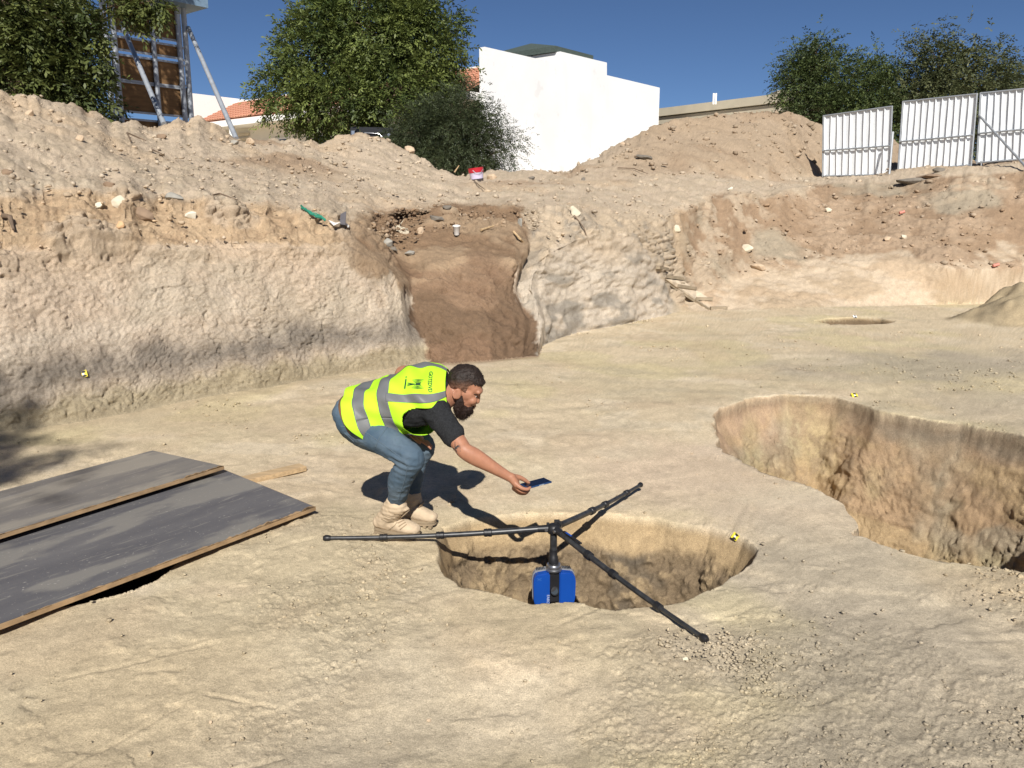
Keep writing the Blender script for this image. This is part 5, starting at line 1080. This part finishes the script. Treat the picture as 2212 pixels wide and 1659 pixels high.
M_belt = mat('brown_leather', (.20,.105,.045), .6, var=.2); M_ink = mat('vest_print', (.012,.05,.03), .7); M_inkp = mat('vest_print_olive', (.16,.27,.02), .7)
M_eye = mat('eye_white', (.55,.5,.47), .3); M_iris = mat('iris', (.02,.012,.01), .2)

# --- trunk as a family of rings: centre (px,py,Y), half width to the side, half depth, sideways direction
TK = [(-1, (746,914), 4.27, .125, .078, (-.26,-.96,.05)), (0, (766,903), 4.27, .166, .122, (-.28,-.96,.03)), (1, (812,883), 4.27, .160, .116, (-.27,-.96,-.08)), (2, (858,869), 4.265, .172, .121, (-.20,-.95,-.2)),
      (3, (905,859), 4.255, .190, .124, (-.06,-.95,-.30)), (4, (945,850), 4.245, .188, .108, (.03,-.93,-.36)), (5, (975,847), 4.235, .105, .078, (.05,-.92,-.38)), (6, (996,845), 4.23, .06, .058, (.05,-.94,-.3))]
KU = np.array([k[0] for k in TK], float); KC = np.array([W(*k[1], k[2]) for k in TK]); KA = np.array([k[3] for k in TK]); KB = np.array([k[4] for k in TK]); KD = np.array([unit(np.array(k[5])) for k in TK])
def spl(u, A):
    i = int(np.clip(math.floor(u)+1, 0, len(KU)-2)); t = u-KU[i]; p0, p1, p2, p3 = A[max(i-1, 0)], A[i], A[i+1], A[min(i+2, len(KU)-1)]
    return .5*((2*p1)+(p2-p0)*t+(2*p0-5*p1+4*p2-p3)*t*t+(3*p1-p0-3*p2+p3)*t**3)
def trunk(u, v, off=0.0):
    c = spl(u, KC); t = spl(u+.03, KC)-spl(u-.03, KC); t = t/np.linalg.norm(t); s_ = spl(u, KD); s_ = s_-t*(s_@t)*.35; s_ = s_/np.linalg.norm(s_); d = np.cross(s_, t); d = d/np.linalg.norm(d)
    if d[2] < 0: d = -d
    a, b = spl(u, KA)+off, spl(u, KB)+off; cv_, sv = math.cos(v), math.sin(v); e = 2/2.35
    return Vector(c+s_*a*math.copysign(abs(cv_)**e, cv_)+d*b*math.copysign(abs(sv)**e, sv))
def ring_solid(mb, u0, u1, off, n=22, m=26):
    V = []; us = np.linspace(u0, u1, n)
    for u in us: V += [trunk(u, 2*math.pi*k/m, off) for k in range(m)]
    F = [(i*m+k, i*m+(k+1) % m, (i+1)*m+(k+1) % m, (i+1)*m+k) for i in range(n-1) for k in range(m)]+[tuple(range(m-1, -1, -1)), tuple((n-1)*m+k for k in range(m))]
    mb.add(V, F)
# joints
hipR, kneeR, ankR = W(774,917,4.175), W(892,989,4.035), W(850,1104,4.215)
hipL, kneeL, ankL = W(780,900,4.37), W(916,962,4.40), W(884,1088,4.42)
shR, elR, wrR = W(945,893,4.085), W(1004,974,3.94), W(1101,1031,3.952)
shL, elL, haL = W(925,822,4.43), W(869,806,4.60), W(888,926,4.36)
def mix(a, b, t): return a*(1-t)+b*t
def leg(mb, h, k, a, g, hem=None):
    kb = Vector((-.02, 0, -.01))
    mb.loft([(h, .078+g, .084+g), (mix(h, k, .35), .073+g, .075+g), (mix(h, k, .72), .064+g, .066+g), (k+kb*.3, .056+g, .060+g), (mix(k, a, .14)+kb, .053+g, .058+g), (mix(k, a, .38)+kb*1.4, .052+g, .056+g), (mix(k, a, .75)+kb*.3, .039+g, .042+g), (a if hem is None else mix(k, a, hem), .034+g*1.1, .036+g*1.1)], n=20)
B_ = Body()
ring_solid(B_, -.6, 5.4, -.014)
leg(B_, hipR, kneeR, ankR, -.008); leg(B_, hipL, kneeL, ankL, -.008)
for a_, k_, h_, t_ in ((ankR, 0, None, None), (ankL, 1, None, None)): B_.ball(a_+Vector((.02, -.01, -.06)), .055, .022, .022)
B_.loft([(shR, .056, .060), (mix(shR, elR, .4), .047, .050), (mix(shR, elR, .85), .040, .042), (elR, .038, .041), (mix(elR, wrR, .22), .040, .044), (mix(elR, wrR, .6), .032, .033), (mix(elR, wrR, .92), .024, .025), (wrR, .024, .024)])
B_.loft([(shL, .056, .060), (mix(shL, elL, .5), .046, .049), (elL, .040, .042), (mix(elL, haL, .25), .041, .044), (mix(elL, haL, .75), .029, .030), (mix(elL, haL, .88), .027, .026)])
# right hand closing on the phone
B_.loft([(hq(895,438,3.952), .024, .024), (hq(950,505,3.955), .030, .022), (hq(1000,575,3.958), .035, .020), (hq(1015,625,3.955), .034, .016)])
for f in ([(945,430,3.975,.017),(1085,445,3.995,.0135),(1195,500,4.005,.0115),(1285,560,4.01,.0085)],
          [(1005,585,3.935,.0135),(1130,675,3.922,.0108),(1255,700,3.928,.0095),(1312,655,3.944,.0075)],
          [(985,635,3.95,.013),(1110,738,3.942,.0108),(1230,758,3.952,.0095),(1288,722,3.968,.0075)],
          [(968,660,3.966,.012),(1095,765,3.962,.0102),(1200,792,3.970,.009),(1262,758,3.985,.0072)],
          [(952,680,3.982,.011),(1060,775,3.982,.009),(1150,800,3.988,.008),(1205,778,4.0,.0065)]):
    B_.loft([(hq(x_, y_, Y_), r_, r_) for x_, y_, Y_, r_ in f], n=10, steps=4)
# left hand resting on the thigh
hd = (haL-elL).normalized(); B_.loft([(haL-hd*.03, .026, .02), (haL+Vector((.03,-.01,-.03)), .036, .017), (haL+Vector((.055,-.015,-.05)), .036, .014)])
for k in range(4):
    q = haL+Vector((.05, -.045+.024*k, -.05)); B_.loft([(q, .0095, .0095), (q+Vector((.035, -.004, -.022)), .009, .009), (q+Vector((.06, -.006, -.048-.003*(k == 3))), .007, .007)], n=10, steps=4)
q = haL+Vector((.0, -.035, -.02)); B_.loft([(q, .012, .012), (q+Vector((.03, -.03, -.02)), .011, .011), (q+Vector((.055, -.038, -.04)), .008, .008)], n=10, steps=4)
# neck and head, read in profile
YH = 4.22
def hc(x_, y_, dy=0.0): return cq(x_, y_, YH)+Vector((0, dy, 0))
B_.loft([(W(968,852,4.24), .072, .066), (hc(1055,395), .060, .060), (hc(1100,370), .058, .062)])
B_.ball(hc(1118,287), .079, .074, .079); B_.ball(hc(1172,292), .066, .069, .078); B_.ball(hc(1145,262), .072, .066, .064); B_.ball(hc(1195,338), .050, .062, .052)
B_.ball(hc(1150,380), .062, .066, .062); B_.ball(hc(1168,432), .040, .056, .045); B_.ball(hc(1110,440), .045, .058, .05); B_.ball(hc(1148,488), .036, .045, .034); B_.ball(hc(1120,520), .032, .034, .026)
B_.loft([(hc(1240,368,-.045), .012, .013), (hc(1250,366,-.02), .015, .015), (hc(1252,370), .014, .014), (hc(1250,366,.02), .015, .015), (hc(1240,368,.045), .012, .013)], hint=(0, 0, 1), n=10)
B_.loft([(hc(1238,378), .011, .012), (hc(1234,415), .0115, .013), (hc(1226,448), .0145, .0165)], n=12)
for sg in (-1, 1):
    B_.ball(hc(1214,456,sg*.013), .0115, .009, .009); B_.ball(hc(1190,432,sg*.036), .028, .024, .024); B_.ball(hc(1085,372,sg*.074), .020, .010, .030, Matrix.Rotation(.25, 3, 'Y'))
    B_.loft([(hc(1062,345,sg*.078), .005, .006), (hc(1050,372,sg*.083), .005, .007), (hc(1062,402,sg*.080), .005, .006)], n=8)
    B_.loft([(hc(1062,345,sg*.079), .005, .006), (hc(1085,334,sg*.080), .005, .006), (hc(1100,350,sg*.078), .005, .006)], n=8)
B_.ball(hc(1192,484), .020, .022, .010); B_.ball(hc(1186,500), .018, .02, .009)
body = B_.fuse('body', M_skin, man, .0046, 3)
# tattoo: flat print on the upper arm, in the skin's own material
n = M_skin.node_tree.nodes; l = M_skin.node_tree.links; pb = n['Principled BSDF']; old = pb.inputs['Base Color'].links[0].from_socket
tc = n.new('ShaderNodeTexCoord'); vm = n.new('ShaderNodeVectorMath'); vm.operation = 'DISTANCE'; tt = mix(shR, elR, .80)+Vector((-.015, -.035, -.022))-PO; vm.inputs[1].default_value = tuple(tt); l.new(tc.outputs['Object'], vm.inputs[0])
tr = n.new('ShaderNodeMapRange'); tr.inputs[1].default_value = .040; tr.inputs[2].default_value = .026; l.new(vm.outputs['Value'], tr.inputs[0])
tn = n.new('ShaderNodeTexNoise'); tn.inputs['Scale'].default_value = 55; l.new(tc.outputs['Object'], tn.inputs['Vector']); tr2 = n.new('ShaderNodeMapRange'); tr2.inputs[1].default_value = .50; tr2.inputs[2].default_value = .54; l.new(tn.outputs[0], tr2.inputs[0])
tm = n.new('ShaderNodeMath'); tm.operation = 'MULTIPLY'; l.new(tr.outputs[0], tm.inputs[0]); l.new(tr2.outputs[0], tm.inputs[1]); tx = n.new('ShaderNodeMix'); tx.data_type = 'RGBA'; l.new(tm.outputs[0], tx.inputs[0]); l.new(old, tx.inputs[6]); tx.inputs[7].default_value = (.05, .045, .045, 1); l.new(tx.outputs[2], pb.inputs['Base Color'])
# eyes
for sg in (-1, 1):
    e_ = MB(); e_.lathe([(.0005,-.0105),(.006,-.0085),(.0104,-.001),(.0104,.001),(.006,.0085),(.0005,.0105)], hc(1213,402,sg*.030)-PO, 14); eo = e_.build('eye', M_eye, man, smooth=True)
    e_ = MB(); e_.lathe([(.0005,-.0056),(.0045,-.003),(.0056,0),(.0045,.003),(.0005,.0056)], hc(1223,404,sg*.033)-PO, 12); e_.build('iris', M_iris, eo, smooth=True)
# hair
hx_ = np.array([980,1008,1030,1060,1100,1135,1150,1165,1195,1235,1265,1300]); hy_ = np.array([368,362,340,328,332,362,356,322,306,318,330,338])
def to_crop(co):
    dx, dy, dz = co[:, 0], co[:, 1], co[:, 2]-CAM_H; f = dy*math.cos(PITCH)-dz*math.sin(PITCH); u_ = dy*math.sin(PITCH)+dz*math.cos(PITCH); px = 1106+FPX*dx/f; py = 829.5-FPX*u_/f; return (px-685.8)/.28105, (py-740.6)/.28105
def hair_keep(co):
    c2 = co.copy(); c2[:, 1] = YH; c2[:, 2] += (co[:, 1]-YH)*0; x_, y_ = to_crop(c2); return y_ < np.interp(x_, hx_, hy_)+6*vnoise(co*160, 3)
H_ = Body(); H_.ball(hc(1118,287), .0845, .0795, .0845); H_.ball(hc(1172,290), .070, .0715, .083); H_.ball(hc(1145,262), .075, .068, .068); H_.ball(hc(1215,292), .048, .062, .044); H_.ball(hc(1258,302), .022, .05, .018); H_.ball(hc(1195,330), .055, .066, .052); H_.ball(hc(1140,345), .05, .0705, .05)
hair = H_.fuse('hair', M_hair, man, .0045, 3, disp=lambda co: .0022*vnoise(co*150, 5)+.002*vnoise(co*60, 6), keep=hair_keep)
hme = hair.data; n_ = len(hme.vertices); hco = np.zeros(n_*3, np.float32); hme.vertices.foreach_get('co', hco); hco = hco.reshape(-1, 3)+np.array(PO); h2 = hco.copy(); h2[:, 1] = YH; hx2, hy2 = to_crop(h2)
ft = sstep(255, 335, hy2+8*vnoise(hco*70, 7))*(1-sstep(1165, 1215, hx2)); hcol = np.array([[.020,.013,.010]])*(1-ft[:, None]*.62)+np.array([[.20,.10,.062]])*ft[:, None]*.62     # clipped short over the ears
ca_ = hme.color_attributes.new('Col', 'FLOAT_COLOR', 'POINT'); c4_ = np.ones((n_, 4), np.float32); c4_[:, :3] = hcol; ca_.data.foreach_set('color', c4_.ravel())
D_ = Body()
for sg in (-1, 1):
    D_.loft([(hc(1106,392,sg*.066), .006, .012), (hc(1100,430,sg*.064), .012, .022), (hc(1092,475,sg*.056), .018, .030), (hc(1105,515,sg*.036), .026, .034), (hc(1118,540,sg*.012), .03, .034)], n=14)
    D_.loft([(hc(1205,474,sg*.004), .008, .009), (hc(1190,482,sg*.022), .009, .010), (hc(1165,498,sg*.038), .012, .016), (hc(1130,500,sg*.048), .014, .03)], n=12)
D_.ball(hc(1150,520), .034, .040, .026); D_.ball(hc(1122,535), .037, .040, .030); D_.ball(hc(1112,556), .024, .028, .022); D_.ball(hc(1168,505), .014, .026, .014)
beard = D_.fuse('beard', M_beard, man, .0045, 2, disp=lambda co: .003*vnoise(co*120, 8)+.002*vnoise(co*260, 9))
def strands(src, cnt, ln, wd, dirv, sel, seed, material, name):
    me = src.data; rg = np.random.default_rng(seed); n_ = len(me.vertices); co = np.zeros(n_*3, np.float32); me.vertices.foreach_get('co', co); co = co.reshape(-1, 3); nm = np.zeros(n_*3, np.float32); me.vertex_normals.foreach_get('vector', nm); nm = nm.reshape(-1, 3)
    k = np.where(sel(co+np.array(PO)))[0]; k = rg.choice(k, cnt); d = unit(nm[k]*.3+np.array(dirv)+rg.normal(0, .3, (cnt, 3))); s_ = unit(np.cross(d, rg.normal(size=(cnt, 3))))*wd; L_ = ln*rg.uniform(.5, 1.3, (cnt, 1))
    b = co[k]-nm[k]*.002; V = np.stack([b-s_, b+s_, b+d*L_], 1).reshape(-1, 3); o = mesh_np(name, V, np.arange(cnt*3).reshape(-1, 3), material, src, col=np.tile([[.018,.012,.009]], (cnt*3, 1))); tag(o, kind='stuff')
strands(beard, 2200, .018, .0010, (-.1, 0, -.9), lambda co: co[:, 2] < 9, 31, M_beard, 'beard_strands')
strands(hair, 2600, .009, .0010, (.5, 0, -.2), lambda co: to_crop(np.c_[co[:, 0], np.full(len(co), YH), co[:, 2]])[1] < 265, 32, M_hair, 'hair_strands')
b_ = MB()
for sg in (-1, 1): b_.tube([hc(1262,376,sg*.016)-PO, hc(1240,383,sg*.034)-PO+Vector((.008, 0, 0)), hc(1205,380,sg*.052)-PO], [.003, .0042, .002], 6)
b_.build('eyebrow', M_beard, hair, smooth=True)

# --- clothes
def folds(co, sc, amp, seed): return amp*(1-np.abs(vnoise(co*np.array(sc, np.float32), seed))*2)
S_ = Body(); ring_solid(S_, .5, 4.75, .002)
S_.loft([(mix(shR, shL, .12), .072, .07), (shR, .070, .072), (mix(shR, elR, .3), .061, .064), (mix(shR, elR, .60), .055, .060)])
S_.loft([(mix(shL, shR, .12), .07, .07), (shL, .068, .07), (mix(shL, elL, .4), .060, .062), (mix(shL, elL, .66), .054, .058)])
S_.loft([(W(960,850,4.243), .095, .085), (W(974,850,4.237), .083, .074)], ends=False)
S_.ball(shR+Vector((-.02, .02, .01)), .075, .07, .075)
S_.fuse('t_shirt', M_shirt, man, .006, 4, disp=lambda co: folds(co, (22, 12, 22), .0035, 11)+folds(co, (45, 30, 45), .002, 12))
J_ = Body(); ring_solid(J_, -.75, .75, .004)
for h, k, a in ((hipR, kneeR, ankR), (hipL, kneeL, ankL)): leg(J_, h, k, a, .006, hem=.93)
J_.ball(W(764,914,4.205), .086, .088, .086); J_.ball(W(764,902,4.345), .086, .088, .086); J_.loft([(W(764,916,4.205), .084, .084), (W(790,935,4.19), .080, .082), (mix(hipR, kneeR, .45), .074, .078)]); J_.loft([(hipR, .085, .09), (hipL, .085, .09)], hint=(1, 0, 0))
def jean_d(co):
    f = folds(co, (26, 14, 34), .003, 21)+folds(co, (60, 30, 70), .0012, 22)
    for k in (kneeR, kneeL):
        b = np.array(k)+np.array([-.055, 0, -.01]); dd = np.linalg.norm(co-b, axis=1); f = f+np.exp(-(dd/.07)**2)*.006*np.sin(co[:, 2]*170+co[:, 0]*60)
    an = np.clip((.24-co[:, 2])/.1, 0, 1); f = f+an*.003*np.sin(co[:, 2]*210+co[:, 0]*25); return f
jeans = J_.fuse('jeans', M_jean, man, .006, 4, disp=jean_d)
# seams, back pocket
from mathutils.bvhtree import BVHTree
M_seam = mat('denim_seam', (.085,.12,.155), .9); M_seamd = mat('denim_seam_shadow', (.022,.04,.062), .9)
def stitched(name, src, pts, rad, material, step=6):
    """a raised line lying on the surface of src, through points of the figure"""
    bv = BVHTree.FromPolygons([v.co+PO for v in src.data.vertices], [tuple(p_.vertices) for p_ in src.data.polygons]); o_ = Vector((0, 0, CAM_H)); Q = []
    for i in range(len(pts)-1):
        for k in range(step+(i == len(pts)-2)):
            t = k/step; d = Vector(ray(685.8+(pts[i][0]*(1-t)+pts[i+1][0]*t)*.28105, 740.6+(pts[i][1]*(1-t)+pts[i+1][1]*t)*.28105)).normalized(); h = bv.ray_cast(o_, d)
            if h[0] is not None: Q.append(h[0]+h[1]*rad*.35-PO)
    if len(Q) > 2:
        m = MB(); m.tube(Q, rad, 6); return m.build(name, material, src, smooth=True)
for pts in ([(300,655),(390,700),(520,790),(650,890),(700,960)], [(178,640),(232,648),(300,775),(262,742),(205,690)], [(690,960),(672,1050),(640,1150),(615,1235)], [(545,640),(480,720),(445,800)]):
    stitched('seam', jeans, pts, .0022, M_seam)
stitched('seam', jeans, [(620,1255),(560,1250),(535,1232)], .003, M_seamd)  # shadow at the trouser hem, drawn as a dark line
belt_V = []; nb = 40
for u_, o_ in ((.12, .006), (.12, .0105), (.36, .0105), (.36, .006)): belt_V += [trunk(u_, 2*math.pi*k/nb, o_)-PO for k in range(nb)]
belt = mesh_np('belt', belt_V, [((i*nb+k), (i*nb+(k+1) % nb), ((i+1) % 4)*nb+(k+1) % nb, ((i+1) % 4)*nb+k) for i in range(4) for k in range(nb)], M_belt, man, smooth=True)

# --- the vest: one sheet on the trunk rings with arm holes, tape and print laid on it
def vest_pt(u, v, off=0.0):
    w_ = math.sin(v); u2 = u
    dr = .010*math.sin(3.1*u+2.2*math.sin(v*2))+.007*math.sin(5.3*u+3*v)+.005*math.sin(9*v+u*4)
    hang = .022*max(0, -w_)*sstep(4.4, 2.5, u)+.010*sstep(1.2, -.4, u)
    flare = .028*float(sstep(1.9, .4, u))*max(0, math.cos(v+.1))**2
    q = trunk(u2, v, .024+flare+.8*dr*float(sstep(4.6, 3.4, u))+float(hang)+off); return q-PO
def u_hem(v): return .38+.02*max(0, math.cos(v))+.50*max(0, -math.sin(v))
def cut(u, v):
    d = (math.degrees(v)+180) % 360-180
    def hole(a0, a1):
        m_ = (a0+a1)/2; h_ = (a1-a0)/2; return ((abs(u-3.75)/1.2)**3.2+(abs(((d-m_+180) % 360)-180)/h_)**3.2) < 1
    neck = u > 4.86-.35*max(0, -math.sin(v))
    front = u > 3.6 and abs(((d+90+180) % 360)-180) < (u-3.6)*26
    return hole(-66, 19) or hole(161, 246) or neck or front
nu, nv = 150, 190; V = []; F = []
for i in range(nu):
    for k in range(nv):
        v = 2*math.pi*k/nv; u0 = u_hem(v); V.append(vest_pt(u0+(4.95-u0)*i/(nu-1), v))
for i in range(nu-1):
    for k in range(nv):
        v = 2*math.pi*(k+.5)/nv; u0 = u_hem(v); u = u0+(4.95-u0)*(i+.5)/(nu-1)
        if not cut(u, v): F.append((i*nv+k, i*nv+(k+1) % nv, (i+1)*nv+(k+1) % nv, (i+1)*nv+k))
vest = mesh_np('safety_vest', V, F, M_vest, man, smooth=True)
bm = bmesh.new(); bm.from_mesh(vest.data); bmesh.ops.delete(bm, geom=[v for v in bm.verts if not v.link_faces], context='VERTS'); bmesh.ops.recalc_face_normals(bm, faces=bm.faces); bm.to_mesh(vest.data); bm.free()
md = vest.modifiers.new('t', 'SOLIDIFY'); md.thickness = .0018; md.offset = 0
def patch(name, uf, vf, n_, m_, off, material, closed=False):
    V = []; F = []
    for i in range(n_+1):
        for k in range(m_+1):
            u, v = uf(i/n_, k/m_), vf(i/n_, k/m_); V.append(vest_pt(u, v, off))
    for i in range(n_):
        for k in range(m_):
            u, v = uf((i+.5)/n_, (k+.5)/m_), vf((i+.5)/n_, (k+.5)/m_)
            if not cut(u, v): F.append((i*(m_+1)+k, i*(m_+1)+k+1, (i+1)*(m_+1)+k+1, (i+1)*(m_+1)+k))
    o = mesh_np(name, V, F, material, vest, smooth=True); bm = bmesh.new(); bm.from_mesh(o.data); bmesh.ops.delete(bm, geom=[v for v in bm.verts if not v.link_faces], context='VERTS'); bmesh.ops.recalc_face_normals(bm, faces=bm.faces); bm.to_mesh(o.data); bm.free()
    md = o.modifiers.new('t', 'SOLIDIFY'); md.thickness = .001; md.offset = 0; return o
for uc in (1.0, 2.0): patch('reflective_stripe', lambda a, b, uc=uc: uc+(a-.5)*.46, lambda a, b: b*2*math.pi, 10, 180, .0026, M_refl)
for v0, v1 in ((30, 47), (106, 121)):
    patch('reflective_stripe', lambda a, b: 2.15+a*2.75, lambda a, b, v0=v0, v1=v1: R(v0+(v1-v0)*b), 90, 12, .0032, M_refl)
for v0, v1 in ((-62, -47), (-133, -118)):
    patch('reflective_stripe', lambda a, b: 2.15+a*2.4, lambda a, b, v0=v0, v1=v1: R(v0+(v1-v0)*b)-0*a, 60, 10, .0032, M_refl)
def printed(name, V2, F2, u0, v0, material, ku=22.0, kv=5.6):
    """flat artwork (x reads from the far shoulder to the near one, y towards the neck, metres) pressed onto the back"""
    V = [vest_pt(u0+y_*ku*.44, R(v0)-x_*kv, .0030) for x_, y_ in V2]; o = mesh_np(name, V, F2, material, vest); return o
def text2(body, size, shear=0.0):
    cu = bpy.data.curves.new('tmp', 'FONT'); cu.body = body; cu.size = size; cu.align_x = 'CENTER'; cu.align_y = 'CENTER'; cu.shear = shear; cu.resolution_u = 3; cu.offset = .0006
    t = bpy.data.objects.new('tmp', cu); C.objects.link(t); bpy.context.view_layer.update(); me = bpy.data.meshes.new_from_object(t.evaluated_get(bpy.context.evaluated_depsgraph_get())); bpy.data.objects.remove(t)
    return [(v.co.x, v.co.y) for v in me.vertices], [tuple(p_.vertices) for p_ in me.polygons]
V2, F2 = text2('GOTEDVD', .027, .25); printed('lettering', V2, F2, 4.02, 72, M_ink)
def strip(pts, w):
    V = []; F = []
    for i, (x_, y_) in enumerate(pts):
        a, b = pts[max(i-1, 0)], pts[min(i+1, len(pts)-1)]; dx, dy = b[0]-a[0], b[1]-a[1]; L_ = math.hypot(dx, dy) or 1; ww = w*(1-.6*abs(2*i/(len(pts)-1)-1)) if len(pts) > 3 else w
        V += [(x_-dy/L_*ww, y_+dx/L_*ww), (x_+dy/L_*ww, y_-dx/L_*ww)]
    F = [(2*i, 2*i+1, 2*i+3, 2*i+2) for i in range(len(pts)-1)]; return V, F
EV, EF = [], []
def addp(V, F):
    k = len(EV); EV.extend(V); EF.extend([tuple(i+k for i in f) for f in F])
addp([(-.008,-.002),(.007,-.002),(.007,.022),(-.008,.022)], [(0,1,2,3)])
for k in range(3):
    for sg in (-1, 1): addp(*strip([(sg*(.014+.008*k)-sg*.004*(t*t), .008+t*(.018+.005*k)) for t in (-1, -.5, 0, .5, 1)], .0026))
for dx in (-.010, 0, .010): addp(*strip([(0, -.002), (dx*.35, -.02), (dx, -.045)], .0022))
printed('emblem', EV, EF, 3.38, 68, M_ink); 
printed('printed_line', [(-.042+.0065*i, -.003 if j == 0 else .004) for i in range(13) for j in range(2)], [(2*i, 2*i+2, 2*i+3, 2*i+1) for i in range(12) if i not in (1,)], 2.84, 70, M_ink)

# --- boots
def boot(heel, toe, ank, top_pt):
    f = toe-heel; L_ = f.length; f.normalize(); s_ = Vector((-f.y, f.x, 0)); z_ = Vector((0, 0, 1)); bt = Body()
    def q(t, z, y=0): return heel+f*(L_*t)+z_*z+s_*y
    bt.loft([(q(.10,.062), .036, .036), (q(.25,.066), .041, .045), (q(.45,.068), .045, .050), (q(.62,.058), .050, .042), (q(.80,.050), .051, .034), (q(.92,.046), .042, .028)], hint=tuple(s_), n=22)
    sh = top_pt; sh0 = q(.22, .07)
    bt.loft([(sh0, .046, .056), (mix(sh0, sh, .45), .047, .052), (mix(sh0, sh, .8), .051, .056), (sh, .054, .060)], hint=tuple(s_), n=22)
    for t in (.62, .78, .97): c = mix(sh0, sh, t); bt.loft([(c-z_*.008, .050+.004*t, .055+.004*t), (c+z_*.008, .050+.004*t, .055+.004*t)], hint=tuple(s_), n=22)
    bt.loft([(q(.52,.10), .02, .012), (mix(q(.45,.13), sh, .4)+f*.03, .02, .012), (sh+f*.055-z_*.02, .022, .012)], hint=tuple(s_), n=12)
    o = bt.fuse('boot', M_suede, man, .0045, 3, disp=lambda co: .0012*vnoise(co*90, 41)+.001*np.sin(co[:, 2]*260)*(co[:, 2] > .11))
    out = []
    for i in range(28):
        a = 2*math.pi*i/28; ca, sa = math.cos(a), math.sin(a); t = .5+.5*ca; wv = .040+.012*math.sin(math.pi*min(max((t-.15)/1.1, 0), 1)); x_ = (-.015+(1.03)*t)
        out.append((x_*L_, wv*math.copysign(abs(sa)**.75, sa)))
    m = MB()
    for z0, z1, g in ((.004, .018, 1.0), (.018, .034, 1.03)):
        m.prism([(a, b*g) for a, b in out], f, s_, heel+z_*((z0+z1)/2)-PO, z_, z1-z0)
    m.build('sole', M_sole, o, bevel=.003)
    for i in range(7):
        for sd in (-1, 1):
            m = MB(); m.box(heel+f*(L_*(.06+.145*i))+s_*sd*.034-PO+z_*.001, (.018, .024, .012), Matrix((f, s_, z_)).transposed()); m.build('tread_lug', M_sole, o)
    for i in range(6):
        c = mix(q(.62,.100), sh+f*.070-z_*.03, i/5.5)-PO; up = z_*.006
        m = MB(); m.tube([c-s_*.026-f*.004, c+up+f*.006, c+s_*.026-f*.004+z_*.008], .0022, 6); m.build('lace', M_lace, o, smooth=True)
    return o
hR, tR = Vector(at_z(811,1153,0)), Vector(at_z(905,1166,0)); hL, tL = Vector(at_z(861,1127,0)), Vector(at_z(941,1137,0))
gR = on_ground(*((hR+tR)/2)[:2]); gL = on_ground(*((hL+tL)/2)[:2])
for v in (hR, tR): v.z = gR
for v in (hL, tL): v.z = gL
bootR = boot(hR, tR, ankR, mix(kneeR, ankR, .80)+Vector((-.004, 0, -.02))); boot(hL, tL, ankL, mix(kneeL, ankL, .82)+Vector((-.004, 0, -.02)))

def fc_(px, py): return ((px-685.8)/.28105, (py-740.6)/.28105)
for i in range(6):
    t = i/5; a = (851+13*t, 1110+34*t); b = (866+12*t, 1109+24*t); stitched('lace', bootR, [fc_(*a), fc_(*b)], .0028, M_lace, 8)
for pts in ([(826,1109),(838,1117),(851,1120)], [(824,1121),(836,1127),(851,1127)], [(830,1148),(842,1143),(852,1136),(858,1128)], [(815,1146),(832,1153),(850,1159),(875,1162),(898,1160)]):
    stitched('boot_seam', bootR, [fc_(*q) for q in pts], .0022, M_sole, 5)
# --- the phone in his hand is a thing of its own
A_, B2, C_, D2 = hq(1150,572,4.015), hq(1610,470,4.085), hq(1752,540,4.02), hq(1240,697,3.945)
pc_ = (A_+B2+C_+D2)/4; ux = ((B2-A_)+(C_-D2)).normalized(); uy = ((B2-C_)+(A_-D2)); uy = (uy-ux*uy.dot(ux)).normalized(); uz = ux.cross(uy); M3 = Matrix((ux, uy, uz)).transposed()
ph = empty('mobile_phone', tuple(pc_), label='dark blue mobile phone held out in the right hand', cat='mobile phone')
M_phone = mat('blue_phone_case', (.012,.045,.13), .35, var=.05, spec=.5); M_screen = mat('phone_screen', (.006,.008,.018), .12, var=.02, spec=.5)
m = MB(); m.box((0, 0, 0), (.148, .074, .0085), M3, bev=.003); m.build('case', M_phone, ph, smooth=True)
m = MB(); m.box(uz*.0046, (.140, .067, .0012), M3); m.build('screen', M_screen, ph)
m = MB(); m.box(-uy*.0372+ux*.01, (.03, .0015, .004), M3); m.build('side_button', M_galv, ph)
